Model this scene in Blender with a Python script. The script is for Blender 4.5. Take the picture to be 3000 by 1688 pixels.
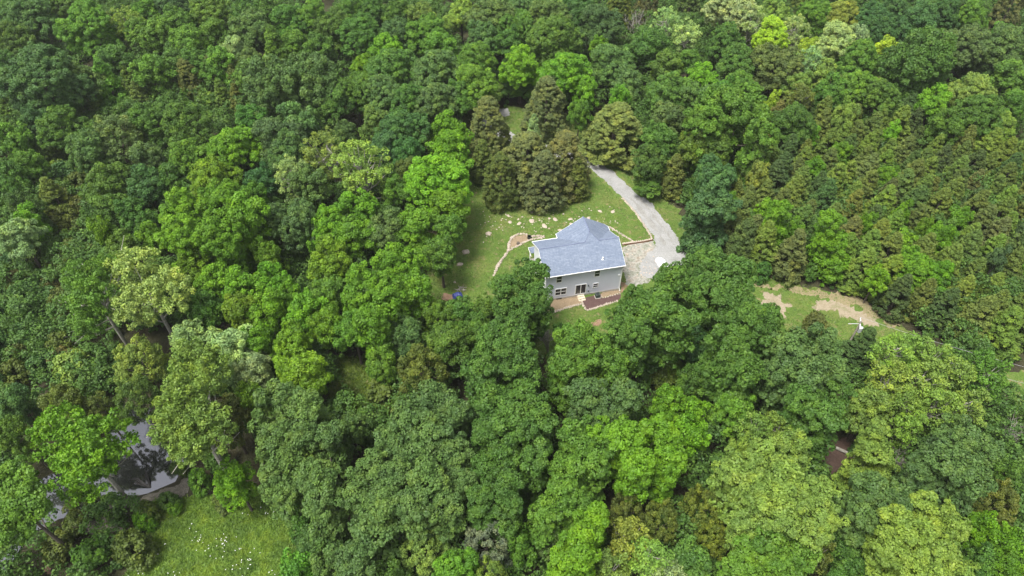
import bpy, bmesh, math, random
import numpy as np
from mathutils import Vector, Matrix, noise
R_=math.radians
for o in list(bpy.data.objects): bpy.data.objects.remove(o)
sc=bpy.context.scene; COL=sc.collection
# ---------------------------------------------------------------- camera
cam=bpy.data.cameras.new('camera'); co=bpy.data.objects.new('camera',cam); COL.objects.link(co)
co.location=(0,0,83); co.rotation_euler=(R_(90-46.5),0,0)
cam.sensor_width=36; cam.lens=24; cam.clip_start=1; cam.clip_end=3000
sc.camera=co
# ---------------------------------------------------------------- sky, sun, exposure
SUN_EL,SUN_AZ=R_(69),R_(-128)      # azimuth measured from +Y towards +X
w=bpy.data.worlds.new('World'); sc.world=w; w.use_nodes=True
nt=w.node_tree; bg=nt.nodes['Background']
sky=nt.nodes.new('ShaderNodeTexSky'); sky.sky_type='NISHITA'; sky.sun_disc=False
sky.sun_elevation=SUN_EL; sky.sun_rotation=SUN_AZ; sky.air_density=1.0; sky.dust_density=4.0; sky.ozone_density=1.0
hs=nt.nodes.new('ShaderNodeHueSaturation'); hs.inputs['Saturation'].default_value=0.25
nt.links.new(sky.outputs[0],hs.inputs['Color']); nt.links.new(hs.outputs[0],bg.inputs[0])
bg.inputs[1].default_value=0.15
sl=bpy.data.lights.new('sun','SUN'); sl.energy=2.7; sl.angle=R_(18); sl.color=(1,.96,.89)
so=bpy.data.objects.new('sun',sl); COL.objects.link(so)
d=Vector((math.sin(SUN_AZ)*math.cos(SUN_EL),math.cos(SUN_AZ)*math.cos(SUN_EL),math.sin(SUN_EL)))
so.rotation_euler=d.to_track_quat('Z','Y').to_euler(); so.location=d*200
vs=sc.view_settings; vs.view_transform='Standard'; vs.look='None'; vs.gamma=1; vs.exposure=1.0; vs.use_curve_mapping=False
sc.cycles.max_bounces=6; sc.cycles.diffuse_bounces=3; sc.cycles.transmission_bounces=3; sc.cycles.glossy_bounces=2
# ---------------------------------------------------------------- data (world metres)
TREES = [
(26.4,28.1,5.92,15.6,'o','fresh','wide many-lobed fresh green broadleaf tree left of the brown forest-floor gap',[[-0.42,1.05,13.76,2.62],[3.16,0.79,12.04,2.66],[-2.8,-0.5,12.51,2.29],[0.06,-1.34,13.66,2.08]]),
(16.5,28.1,1.82,11.7,'a','pale','small pale green loose-crowned tree at the bottom edge, right of centre',0),
(10.7,28.5,1.96,11.9,'a','lime','small lime green loose-crowned tree at the bottom edge, right of centre, leftmost of three',0),
(37.2,28.5,1.99,10.7,'o','mid','small mid-green broadleaf tree at the bottom edge, towards the right, lowest of two',0),
(48.6,28.6,1.57,10.1,'o','lime','small lime green broadleaf tree in the bottom right corner',0),
(-12.9,28.7,1.85,10.5,'o','mid','small mid-green broadleaf tree at the bottom edge, left of centre',0),
(-6.1,28.8,2.13,10.9,'o','fresh','small fresh green broadleaf tree at the bottom edge, left of centre',0),
(-2.3,28.8,1.73,9.6,'w','lime','lime green feathery tree at the bottom edge, middle',0),
(-19.7,29.0,2.00,10.7,'o','grey','small grey-green broadleaf tree at the right side of the flower meadow, lowest of two',0),
(53.8,29.1,2.00,10.7,'o','bright','small bright green broadleaf tree in the bottom right corner, lowest of three',0),
(-23.2,29.3,1.86,10.5,'o','fresh','small fresh green broadleaf tree at the right side of the flower meadow',0),
(14.7,29.3,2.40,12.6,'a','lime','small lime green loose-crowned tree at the bottom edge, right of centre, rightmost of three',0),
(6.9,29.7,5.65,15.7,'o','bright','wide many-lobed bright green broadleaf tree at the bottom edge, middle',[[1.62,3.0,12.08,2.24],[-0.06,-0.72,13.99,2.45],[-1.57,-2.27,12.76,2.12]]),
(42.2,29.8,7.30,16.6,'o','lime','wide many-lobed lime green broadleaf tree at the bottom edge, towards the right, lowest of two',[[-2.26,1.33,14.26,2.16],[3.12,3.75,12.54,2.42],[4.64,1.86,12.42,1.87],[-0.82,-0.62,14.85,2.43],[-3.61,-1.17,13.49,2.12],[0.99,-2.3,14.32,2.4],[-2.05,-2.86,13.7,2.09]]),
(-15.8,29.9,4.57,13.8,'o','grey','wide many-lobed grey-green broadleaf tree at the right side of the flower meadow',[[0.76,1.49,11.73,2.9],[-0.76,-1.49,11.73,2.66]]),
(19.8,30.0,1.87,10.5,'o','grey','small grey-green broadleaf tree at the bottom edge, right of centre',0),
(52.1,30.1,1.59,10.1,'o','mid','small mid-green broadleaf tree in the bottom right corner',0),
(33.6,30.5,1.58,11.4,'a','olive','small olive green loose-crowned tree at the bottom edge, towards the right',0),
(36.9,30.8,1.60,10.2,'o','mid','small mid-green broadleaf tree at the bottom edge, towards the right, topmost of two',0),
(-9.8,31.4,2.64,11.0,'w','lime','lime green feathery tree at the bottom edge, left of centre',0),
(-21.8,31.7,2.19,11.0,'o','grey','small grey-green broadleaf tree at the right side of the flower meadow, topmost of two',0),
(12.7,31.7,2.31,12.5,'a','lime','small lime green loose-crowned tree at the bottom edge, right of centre, middle of three',0),
(55.3,32.0,1.62,10.2,'o','bright','small bright green broadleaf tree in the bottom right corner, middle of three',0),
(0.9,32.1,1.62,10.2,'o','fresh','small fresh green broadleaf tree at the bottom edge, middle',0),
(-2.8,32.3,2.51,10.8,'w','palegrey','silvery pale feathery tree at the bottom edge, middle',0),
(4.5,32.5,1.40,9.9,'o','grey','small grey-green broadleaf tree at the bottom edge, middle',0),
(23.0,33.0,1.79,9.7,'w','rust','rusty brown-green feathery tree at the bottom edge, right of centre, lowest of two',0),
(-50.1,33.4,1.90,4.2,'s','mid','mid-green shrub below the pond in the bottom left corner',0),
(-45.3,33.7,2.38,5.0,'s','olive','olive green shrub at the left side of the flower meadow, lowest of two',0),
(-54.9,33.9,1.75,4.0,'s','olive','olive green shrub below the pond in the bottom left corner, lowest of three',0),
(53.9,34.0,1.50,10.0,'o','bright','small bright green broadleaf tree in the bottom right corner, topmost of three',0),
(-53.7,34.0,6.80,16.4,'o','fresh','wide many-lobed fresh green broadleaf tree below the pond in the bottom left corner',[[-2.43,3.32,12.23,2.69],[1.46,-0.46,14.16,3.23],[0.96,-2.87,13.26,2.18]]),
(-24.0,34.2,1.80,10.4,'o','mid','small mid-green broadleaf tree at the right side of the flower meadow',0),
(39.9,34.3,5.38,15.4,'o','grey','wide many-lobed grey-green broadleaf tree at the bottom edge, towards the right',[[-1.09,0.75,13.68,2.43],[3.12,0.94,12.04,2.12],[-2.04,-1.69,12.71,2.05]]),
(28.7,34.3,9.70,18.1,'o','lime','wide many-lobed lime green broadleaf tree left of the brown forest-floor gap',[[-4.06,2.81,14.73,2.63],[-0.84,3.56,15.4,2.63],[3.72,6.29,12.94,2.39],[-2.78,-0.37,15.74,2.69],[0.69,0.46,16.18,2.7],[3.24,-0.58,15.56,2.52],[-1.45,-2.93,15.57,2.63],[-4.22,-2.92,14.6,1.99],[1.59,-3.64,15.25,2.62],[4.11,-2.68,14.74,1.83]]),
(5.4,34.4,3.97,14.6,'o','fresh','wide many-lobed fresh green broadleaf tree at the bottom edge, middle',[[-0.15,0.76,12.99,2.27],[1.78,0.2,11.92,1.93],[-1.62,-0.96,11.77,2.09]]),
(17.2,34.9,2.12,10.2,'w','olive','olive green feathery tree at the bottom edge, right of centre, rightmost of two',0),
(-11.5,35.3,7.99,16.8,'o','grey','wide many-lobed grey-green broadleaf tree at the bottom edge, left of centre',[[-4.27,2.74,13.13,2.51],[-1.29,1.04,15.09,2.25],[1.92,0.47,14.99,2.58],[-5.39,0.01,12.85,2.28],[5.45,1.57,12.58,2.32],[4.26,-1.58,13.57,2.4],[-1.99,-1.83,14.7,2.2],[1.31,-2.42,14.68,2.19]]),
(-2.0,35.6,5.23,15.2,'o','mid','wide many-lobed mid-green broadleaf tree at the bottom edge, middle',[[-1.27,2.97,12.04,2.0],[1.19,0.3,13.7,2.1],[-1.4,-1.35,13.28,1.9],[1.48,-1.92,12.88,1.9]]),
(13.5,36.0,2.15,10.2,'w','olive','olive green feathery tree at the bottom edge, right of centre, leftmost of two',0),
(22.4,36.5,2.31,10.5,'w','rust','rusty brown-green feathery tree at the bottom edge, right of centre, topmost of two',0),
(-54.0,36.8,1.47,3.5,'s','olive','olive green shrub below the pond in the bottom left corner, middle of three',0),
(57.0,37.1,2.32,10.5,'w','olive','olive green feathery tree in the bottom right corner',0),
(-45.8,37.4,1.32,3.2,'s','bright','bright green shrub at the left side of the flower meadow, leftmost of two',0),
(-25.8,37.4,4.42,14.2,'o','grey',"wide many-lobed grey-green broadleaf tree above the flower meadow's right side, lowest of three",[[0.08,1.85,11.76,2.57],[-0.97,-0.34,12.78,1.96],[0.88,-1.51,11.92,1.95]]),
(-21.1,37.6,7.65,16.6,'o','grey',"wide many-lobed grey-green broadleaf tree above the flower meadow's right side, middle of three",[[-0.76,5.34,12.51,2.26],[-0.02,-1.44,14.98,2.25],[0.78,-3.9,13.73,2.4]]),
(-45.6,38.6,1.33,3.3,'s','olive','olive green shrub at the left side of the flower meadow, topmost of two',0),
(-50.3,38.6,1.66,3.8,'s','mid','mid-green shrub at the left side of the flower meadow, leftmost of two',0),
(49.9,39.2,7.60,16.5,'o','grey','wide many-lobed grey-green broadleaf tree at the right edge, lower half',[[1.05,2.32,14.43,2.74],[4.76,2.06,12.47,2.41],[-2.05,-0.8,14.59,2.66],[0.16,-2.64,14.38,2.62],[-3.91,-0.94,13.49,1.79]]),
(-42.6,39.3,0.84,2.4,'s','bright','bright green shrub at the left side of the flower meadow, rightmost of two',0),
(-33.2,39.4,2.03,10.7,'o','bright','small bright green broadleaf tree right of the pond, lowest of two',0),
(-54.1,39.4,1.83,4.1,'s','olive','olive green shrub below the pond in the bottom left corner, topmost of three',0),
(-43.5,39.9,1.26,3.1,'s','mid','mid-green shrub at the left side of the flower meadow, rightmost of two',0),
(-36.0,40.2,1.68,3.9,'s','olive','olive green shrub right of the pond, rightmost of two',0),
(7.8,40.6,5.26,14.6,'o','fresh','wide many-lobed fresh green broadleaf tree in the lower woods, right of centre',[[-0.02,2.42,11.87,2.84],[1.54,-0.84,12.66,2.74],[-1.52,-1.58,12.17,2.19]]),
(60.2,40.7,1.74,10.4,'o','mid','small mid-green broadleaf tree at the right edge, lower half',0),
(14.4,40.8,6.68,16.3,'o','bright','wide many-lobed bright green broadleaf tree in the lower woods, right of centre',[[-3.78,2.63,12.34,2.08],[-1.28,0.6,14.51,2.55],[2.15,0.83,14.14,2.75],[-0.38,-2.36,14.09,2.32],[3.29,-1.7,13.19,2.17]]),
(-49.6,40.8,8.21,16.5,'a','bright','wide bright green loose-crowned tree beside the pond',[[-3.68,2.46,12.3,3.78],[2.31,0.4,13.98,3.66],[1.36,-2.86,13.44,3.57]]),
(43.2,41.8,3.52,15.0,'o','lime','wide many-lobed lime green broadleaf tree at the bottom edge, towards the right, topmost of two',[[-0.56,-0.02,10.69,2.46],[1.14,-0.81,8.0,2.12],[-0.59,0.83,14.0,1.48]]),
(-40.5,42.8,1.54,3.6,'s','fresh','fresh green shrub right of the pond',0),
(-9.9,43.1,7.38,16.3,'o','grey','wide many-lobed grey-green broadleaf tree in the lower middle woods, left part',[[-0.05,4.64,12.35,2.74],[2.85,3.0,12.84,2.5],[-2.1,1.02,14.15,2.62],[0.91,-1.02,14.55,2.57],[-3.83,-1.56,12.85,2.59],[-1.13,-3.39,13.33,2.72],[3.33,-2.7,12.7,2.57]]),
(-0.0,43.4,7.56,16.7,'o','mid','wide many-lobed mid-green broadleaf tree in the lower middle woods, directly below the house',[[-2.71,3.75,12.34,2.93],[1.35,4.15,12.61,2.93],[0.2,-0.72,14.69,2.94],[3.19,0.71,13.55,2.45],[-2.89,-0.84,13.73,2.04],[2.18,-3.22,13.05,2.74],[-1.32,-3.83,12.91,2.37]]),
(-37.2,43.9,12.84,19.5,'a','lime','wide lime green loose-crowned tree right of the pond',[[-2.65,8.39,13.28,4.04],[-0.63,1.07,16.97,3.68],[-0.92,-2.33,16.74,2.68],[2.86,-2.44,16.36,3.23],[1.34,-4.69,15.89,2.29]]),
(-26.6,44.6,7.06,15.1,'o','grey',"wide many-lobed grey-green broadleaf tree above the flower meadow's right side, topmost of three",[[-2.17,2.8,12.1,3.52],[1.59,1.63,13.3,2.5],[-1.37,-2.47,12.85,2.79],[1.95,-1.96,12.9,2.43]]),
(-43.8,44.6,1.05,2.8,'s','olive','olive green shrub right of the pond, leftmost of two',0),
(29.1,44.6,1.48,10.0,'o','lime','small lime green broadleaf tree above the brown forest-floor gap',0),
(49.9,44.9,1.04,5.2,'d','dead','grey bare twiggy tree at the bottom edge, towards the right',0),
(30.3,45.7,2.12,12.2,'a','lime','small lime green loose-crowned tree above the brown forest-floor gap, leftmost of two',0),
(22.8,45.8,1.82,10.5,'o','bright','small bright green broadleaf tree in the lower woods, right of centre, lowest of two',0),
(-39.0,45.8,1.75,4.0,'s','mid','mid-green shrub right of the pond',0),
(-62.5,45.9,1.98,10.7,'o','fresh','small fresh green broadleaf tree at the left edge, above the pond',0),
(33.2,46.1,1.97,11.9,'a','lime','small lime green loose-crowned tree above the brown forest-floor gap, rightmost of two',0),
(49.9,46.4,1.81,11.7,'a','lime','small lime green loose-crowned tree right of brown forest-floor gap, third from left of five',0),
(-20.2,46.4,2.15,10.9,'o','grey','small grey-green broadleaf tree by the small grass gap below the lawn',0),
(37.8,47.1,5.93,15.2,'o','mid','wide many-lobed mid-green broadleaf tree above the brown forest-floor gap',[[-2.46,0.08,13.17,2.52],[-0.33,-2.26,13.3,2.66],[2.79,2.18,12.11,2.39]]),
(11.3,47.4,5.24,14.2,'o','grey','wide many-lobed grey-green broadleaf tree in the lower woods, right of centre',[[-1.72,1.09,12.15,2.96],[2.08,0.9,11.84,2.97],[-0.36,-1.99,12.17,2.12]]),
(66.0,47.4,1.58,5.9,'d','dead','grey bare twiggy tree at the right edge, lower half',0),
(-36.2,47.7,2.34,11.2,'o','olive','small olive green broadleaf tree right of the pond',0),
(57.9,48.8,2.34,12.5,'a','lime','small lime green loose-crowned tree at the right edge, lower half',0),
(23.4,49.1,1.86,10.5,'o','bright','small bright green broadleaf tree above the brown forest-floor gap',0),
(50.1,49.1,2.18,12.3,'a','lime','small lime green loose-crowned tree right of brown forest-floor gap, second from left of five',0),
(54.2,49.4,2.51,12.8,'a','lime','small lime green loose-crowned tree right of brown forest-floor gap, rightmost of five',0),
(28.4,49.4,2.54,11.4,'o','fresh','small fresh green broadleaf tree above the brown forest-floor gap',0),
(46.4,49.6,2.54,11.4,'o','lime','small lime green broadleaf tree right of brown forest-floor gap',0),
(-58.2,50.0,2.55,11.4,'o','olive','small olive green broadleaf tree at the left edge, above the pond',0),
(20.3,50.1,2.39,11.2,'o','bright','small bright green broadleaf tree in the lower woods, right of centre, topmost of two',0),
(-54.2,50.3,1.90,9.8,'w','olive','olive green feathery tree beside the pond',0),
(-64.7,50.4,2.05,10.8,'o','teal','small blue-green broadleaf tree at the left edge, above the pond',0),
(-18.2,50.8,1.46,3.5,'s','grey','grey-green shrub by the small grass gap below the lawn',0),
(-34.8,51.4,1.73,10.3,'o','bright','small bright green broadleaf tree right of the pond, topmost of two',0),
(-49.8,51.8,2.44,10.7,'w','olive','olive green feathery tree above the pond',0),
(53.8,52.5,2.74,13.1,'a','lime','small lime green loose-crowned tree right of brown forest-floor gap, fourth from left of five',0),
(49.8,53.0,2.59,12.9,'a','lime','small lime green loose-crowned tree right of brown forest-floor gap, leftmost of five',0),
(37.1,53.2,7.91,16.6,'o','grey','wide many-lobed grey-green broadleaf tree below the bare dirt patches',[[-1.43,1.24,14.43,3.05],[3.43,3.3,12.37,3.15],[2.73,-1.24,13.85,2.6],[-0.99,-2.26,14.16,2.97],[-3.74,-1.03,13.19,2.62]]),
(62.8,53.9,2.60,12.9,'a','fresh','small fresh green loose-crowned tree under the power lines',0),
(9.8,53.9,6.37,16.7,'o','fresh','wide many-lobed fresh green broadleaf tree below the house',[[-0.54,0.88,13.94,3.89],[-2.94,-0.83,12.56,2.45],[3.48,-0.05,12.09,2.89]]),
(58.7,54.0,2.43,12.6,'a','lime','small lime green loose-crowned tree under the power lines, rightmost of two',0),
(-1.0,54.2,7.17,17.6,'o','mid','wide many-lobed mid-green broadleaf tree below the house',[[0.01,-0.01,14.74,4.05],[-2.49,-2.36,13.41,3.01],[2.36,-2.25,13.55,2.81],[0.13,4.61,12.34,2.56]]),
(-28.5,54.5,3.16,12.3,'o','bright','small bright green broadleaf tree by the small grass gap below the lawn',0),
(25.4,54.8,2.12,10.9,'o','mid','small mid-green broadleaf tree above the brown forest-floor gap',0),
(-17.6,54.8,3.16,6.4,'s','olive','olive green shrub by the small grass gap below the lawn',0),
(-34.9,55.7,2.66,11.6,'o','pale','small pale green broadleaf tree between sycamore and lawn',0),
(30.3,55.9,8.79,18.2,'o','mid','wide many-lobed mid-green broadleaf tree below the bare dirt patches',[[0.27,1.08,15.65,3.69],[4.38,4.69,12.74,2.37],[-3.15,-1.34,14.89,3.04],[-1.51,-4.43,14.15,2.78]]),
(55.9,55.9,2.82,13.2,'a','lime','small lime green loose-crowned tree under the power lines, leftmost of two',0),
(-12.3,56.2,3.05,11.6,'w','olive',"olive green feathery tree below the lawn's lower left end",0),
(52.1,57.0,2.93,13.4,'a','lime','small lime green loose-crowned tree beside the utility pole',0),
(-17.6,57.1,1.98,10.7,'o','fresh',"small fresh green broadleaf tree below the lawn's lower left end, middle of three",0),
(-51.3,57.4,2.99,11.5,'w','lime','lime green feathery tree above the pond',0),
(-74.8,58.0,1.72,3.9,'s','teal','blue-green shrub at the left edge, above the pond',0),
(-38.3,58.3,3.25,12.4,'o','pale','pale green broadleaf tree between sycamore and lawn',0),
(21.5,58.6,2.30,4.9,'s','olive','olive green shrub below the house',0),
(-30.4,59.0,2.73,11.7,'o','bright','small bright green broadleaf tree between sycamore and lawn',0),
(23.0,59.1,2.12,4.6,'s','lime','lime green shrub below the house',0),
(-72.1,59.3,2.10,4.6,'s','olive','olive green shrub at the left edge, above the pond',0),
(19.9,59.4,2.12,4.6,'s','mid','mid-green shrub below the house, rightmost of two',0),
(17.8,59.5,11.96,19.2,'o','mid','wide many-lobed mid-green broadleaf tree right of the house, below the gravel, leftmost of two',[[-1.95,-0.99,16.93,2.69],[-4.07,-2.52,16.08,2.48],[1.2,-0.44,17.08,3.08],[4.67,7.71,13.33,2.95],[-2.35,-3.58,16.29,2.65],[4.05,-1.75,16.24,2.49],[-1.54,1.58,16.93,1.86]]),
(-63.7,59.7,2.70,5.6,'s','lime','lime green shrub at the left edge, above the pond',0),
(-9.0,60.3,2.94,12.0,'o','mid',"small mid-green broadleaf tree below the lawn's lower left end, leftmost of three",0),
(19.1,60.3,2.94,12.0,'o','deep','small dark green broadleaf tree below the house',0),
(-75.8,60.5,1.76,4.0,'s','mid','mid-green shrub at the left edge, above the pond',0),
(-35.7,60.6,2.40,11.2,'o','bright','small bright green broadleaf tree between sycamore and lawn',0),
(-44.8,60.7,2.76,11.7,'o','pale','small pale green broadleaf tree near the pale yellow-green sycamore',0),
(-69.8,60.9,1.86,4.2,'s','deep','dark green shrub at the left edge, above the pond',0),
(25.0,61.2,2.22,11.0,'o','deep','small dark green broadleaf tree right of the house, below the gravel',0),
(-14.6,61.5,2.51,11.4,'o','teal',"small blue-green broadleaf tree below the lawn's lower left end",0),
(-66.6,61.8,1.80,4.1,'s','brown','brownish shrub below the brushy slope at the left edge, lowest of five',0),
(50.7,61.9,2.61,9.4,'c','dark','very dark cedar beside the utility pole',0),
(-5.2,62.0,2.60,11.5,'o','mid',"small mid-green broadleaf tree below the lawn's lower left end, rightmost of three",0),
(-77.9,62.3,1.65,3.8,'s','deep','dark green shrub below the brushy slope at the left edge',0),
(-22.8,62.9,2.62,11.5,'o','fresh',"small fresh green broadleaf tree below the lawn's lower left end, leftmost of three",0),
(-74.1,63.3,1.60,3.7,'s','olive','olive green shrub below the brushy slope at the left edge, lowest of four',0),
(-70.7,63.7,1.73,3.9,'s','mid','mid-green shrub below the brushy slope at the left edge, lowest of four',0),
(-26.7,64.2,2.65,11.6,'o','bright','small bright green broadleaf tree between sycamore and lawn',0),
(-19.0,64.5,7.36,15.3,'o','bright',"wide many-lobed bright green broadleaf tree below the lawn's lower left end",[[-2.36,2.87,12.14,3.64],[2.09,0.56,13.54,2.55],[0.27,-3.43,12.45,3.04]]),
(-67.9,64.5,2.26,4.8,'s','olive','olive green shrub below the brushy slope at the left edge, third from top of four',0),
(-58.1,64.7,8.65,17.6,'a','fresh','wide fresh green loose-crowned tree near the pale yellow-green sycamore',[[-1.1,1.59,15.55,2.87],[-1.47,6.39,12.77,2.09],[1.21,-2.65,15.21,3.43],[1.36,-5.32,13.68,2.33]]),
(-10.8,65.1,2.29,11.1,'o','fresh',"small fresh green broadleaf tree below the lawn's lower left end, rightmost of three",0),
(-78.0,65.2,2.06,4.5,'s','teal','blue-green shrub below the brushy slope at the left edge, leftmost of five',0),
(5.6,65.2,1.40,5.7,'d','dead','grey bare twiggy tree below the house',0),
(1.7,65.3,7.45,15.6,'o','mid',"wide many-lobed mid-green broadleaf tree in front of the house's left corner",[[1.03,4.49,12.34,2.84],[-2.6,0.31,13.96,2.33],[1.98,-1.51,14.04,2.3],[-0.41,-3.29,13.49,2.66]]),
(72.7,65.4,2.81,9.9,'c','lime','lime green cedar low on right side of cedar slope, lowest of five',0),
(-7.0,65.4,2.67,11.6,'o','mid',"small mid-green broadleaf tree below the lawn's lower left end, middle of three",0),
(-51.2,65.7,9.39,16.1,'a','paleyellow','wide pale yellow-green loose-crowned tree near the pale yellow-green sycamore',[[-3.01,3.99,12.42,4.39],[3.42,-0.42,13.75,3.33],[-0.41,-3.57,13.64,3.04]]),
(-39.5,65.9,2.68,11.6,'o','bright','small bright green broadleaf tree between sycamore and lawn',0),
(-3.8,66.0,2.11,10.8,'o','mid',"small mid-green broadleaf tree in front of the house's left corner",0),
(-29.9,66.1,2.87,11.9,'o','bright','small bright green broadleaf tree between sycamore and lawn',0),
(79.6,66.1,2.02,7.8,'c','dark','small very dark cedar low on right side of cedar slope, lowest of two',0),
(-35.5,66.2,2.68,11.6,'o','bright','small bright green broadleaf tree between sycamore and lawn',0),
(30.0,66.5,8.12,16.4,'o','mid','wide many-lobed mid-green broadleaf tree right of the house, below the gravel, rightmost of two',[[-1.35,3.95,12.24,3.95],[1.49,1.16,14.04,3.38],[-1.89,-2.45,13.26,4.19],[1.75,-2.66,13.19,2.43]]),
(75.9,66.5,2.25,8.4,'c','olive','small olive green cedar low on right side of cedar slope, third from left of four',0),
(-44.9,66.7,2.69,11.6,'o','mid','small mid-green broadleaf tree between sycamore and lawn',0),
(-74.0,66.7,2.02,4.4,'s','deep','dark green shrub below the brushy slope at the left edge',0),
(-80.2,66.9,1.57,3.7,'s','deep','dark green shrub below the brushy slope at the left edge',0),
(-70.8,66.9,1.50,3.6,'s','teal','blue-green shrub below the brushy slope at the left edge, fourth from left of five',0),
(70.0,67.3,2.86,10.0,'c','olive','olive green cedar low on right side of cedar slope',0),
(7.6,67.6,1.53,3.6,'s','mid','mid-green shrub below the house, leftmost of two',0),
(2.9,67.8,1.54,3.6,'s','olive',"olive green shrub in front of the house's left corner",0),
(82.3,68.0,2.47,9.0,'c','olive','olive green cedar low on right side of cedar slope',0),
(-77.0,68.5,1.91,4.2,'s','mid','mid-green shrub below the brushy slope at the left edge, third from top of four',0),
(47.1,68.8,2.06,4.5,'s','brown','brownish shrub below the bare dirt patches',0),
(-33.1,69.5,1.97,10.7,'o','bright','small bright green broadleaf tree between sycamore and lawn',0),
(-80.1,69.5,1.85,4.1,'s','deep','dark green shrub below the brushy slope at the left edge',0),
(78.3,69.5,2.80,9.9,'c','olive','olive green cedar low on right side of cedar slope',0),
(-15.1,69.6,6.64,14.7,'o','bright','wide many-lobed bright green broadleaf tree at the left edge of the lawn',[[-1.3,2.3,11.91,4.0],[1.3,-2.3,11.91,2.74]]),
(-70.2,69.7,1.65,3.8,'s','olive','olive green shrub below the brushy slope at the left edge, second from top of four',0),
(-27.2,69.8,2.75,11.7,'o','fresh','small fresh green broadleaf tree at the left edge of the lawn, leftmost of two',0),
(-73.9,70.1,1.67,3.8,'s','teal','blue-green shrub below the brushy slope at the left edge, second from left of five',0),
(-39.6,70.3,2.95,12.0,'o','bright','small bright green broadleaf tree between sycamore and lawn',0),
(74.4,70.3,2.19,8.3,'c','olive','small olive green cedar low on right side of cedar slope, second from left of four',0),
(66.6,70.3,2.35,8.7,'c','dark','very dark cedar low on right side of cedar slope, leftmost of four',0),
(-77.3,71.1,2.19,4.7,'s','deep','dark green shrub below the brushy slope at the left edge',0),
(83.7,71.9,2.74,9.7,'c','olive','olive green cedar low on right side of cedar slope',0),
(-36.3,72.6,2.40,11.2,'o','bright','small bright green broadleaf tree between sycamore and lawn',0),
(64.3,72.6,2.24,8.4,'c','olive','small olive green cedar low on centre of cedar slope',0),
(-44.5,72.6,2.80,11.8,'o','bright','small bright green broadleaf tree between sycamore and lawn',0),
(-79.5,72.9,1.91,4.2,'s','deep','dark green shrub below the brushy slope at the left edge',0),
(70.5,73.2,2.22,8.4,'c','lime','small lime green cedar low on right side of cedar slope, lowest of three',0),
(60.8,73.3,2.30,8.6,'c','dark','very dark cedar low on centre of cedar slope',0),
(-71.7,73.4,2.28,4.9,'s','brown','brownish shrub below the brushy slope at the left edge, fourth from top of five',0),
(-82.3,73.4,1.63,3.8,'s','mid','mid-green shrub below the brushy slope at the left edge, second from top of four',0),
(86.3,73.7,2.02,7.8,'c','dark','small very dark cedar low on right side of cedar slope, topmost of two',0),
(-74.5,74.2,1.91,4.3,'s','teal','blue-green shrub below the brushy slope at the left edge, third from left of five',0),
(81.0,74.3,2.41,8.9,'c','dark','very dark cedar low on right side of cedar slope, third from left of four',0),
(75.8,74.4,2.03,7.9,'c','lime','small lime green cedar low on right side of cedar slope, middle of three',0),
(-49.1,75.0,2.64,11.6,'o','bright','small bright green broadleaf tree near the pale yellow-green sycamore',0),
(-77.9,75.4,1.94,4.3,'s','deep','dark green shrub below the brushy slope at the left edge',0),
(57.7,75.4,1.62,8.1,'o','bright','small bright green broadleaf tree low on centre of cedar slope, lowest of four',0),
(-80.5,75.6,1.83,4.1,'s','olive','olive green shrub below the brushy slope at the left edge, topmost of four',0),
(67.7,76.1,2.07,8.6,'o','bright','small bright green broadleaf tree low on right side of cedar slope, leftmost of two',0),
(63.9,76.2,2.26,8.8,'o','bright','small bright green broadleaf tree low on centre of cedar slope, third from top of four',0),
(-28.2,76.7,3.08,12.2,'o','bright','small bright green broadleaf tree at the left edge of the lawn',0),
(-75.1,76.8,1.86,4.2,'s','brown','brownish shrub below the brushy slope at the left edge, third from top of five',0),
(-84.7,77.1,1.93,4.3,'s','deep','dark green shrub below the brushy slope at the left edge',0),
(60.6,77.2,2.48,9.0,'c','lime','lime green cedar low on centre of cedar slope, lowest of four',0),
(74.2,77.3,2.16,8.2,'c','olive','small olive green cedar low on right side of cedar slope, leftmost of four',0),
(87.9,77.4,2.58,9.3,'c','brown','brownish cedar low on right side of cedar slope, rightmost of two',0),
(-38.4,77.7,2.18,10.9,'o','bright','small bright green broadleaf tree in the left woods, halfway up',0),
(-72.5,78.0,1.68,3.9,'s','teal','blue-green shrub below the brushy slope at the left edge, rightmost of five',0),
(-81.6,78.0,1.97,4.3,'s','brown','brownish shrub below the brushy slope at the left edge, second from top of five',0),
(80.5,78.5,2.58,9.3,'c','olive','olive green cedar low on right side of cedar slope',0),
(77.9,78.6,1.26,9.7,'o','teal','small blue-green broadleaf tree on the cedar slope, towards the right edge',0),
(56.9,78.7,2.45,9.0,'c','lime','lime green cedar low on centre of cedar slope, third from top of four',0),
(-77.3,78.7,1.93,4.3,'s','mid','mid-green shrub below the brushy slope at the left edge, topmost of four',0),
(70.1,78.7,2.86,10.0,'c','olive','olive green cedar low on right side of cedar slope',0),
(84.0,78.9,2.04,8.6,'o','bright','small bright green broadleaf tree low on right side of cedar slope, rightmost of two',0),
(-11.4,78.9,2.51,11.4,'o','fresh','small fresh green broadleaf tree at the left edge of the lawn, rightmost of two',0),
(64.5,79.4,1.74,8.3,'o','bright','small bright green broadleaf tree low on centre of cedar slope, second from top of four',0),
(-62.2,80.1,2.21,11.0,'o','fresh','small fresh green broadleaf tree in the left woods above the pale sycamore',0),
(-87.3,80.2,2.22,4.8,'s','brown','brownish shrub below the brushy slope at the left edge, topmost of five',0),
(-72.2,80.6,2.00,4.4,'s','brown','brownish shrub on brushy slope at left edge, rightmost of four',0),
(41.9,80.7,1.67,3.8,'s','mid','mid-green shrub right of the house, below the gravel',0),
(50.0,80.9,1.45,3.5,'s','mid','mid-green shrub below the bare dirt patches',0),
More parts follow.
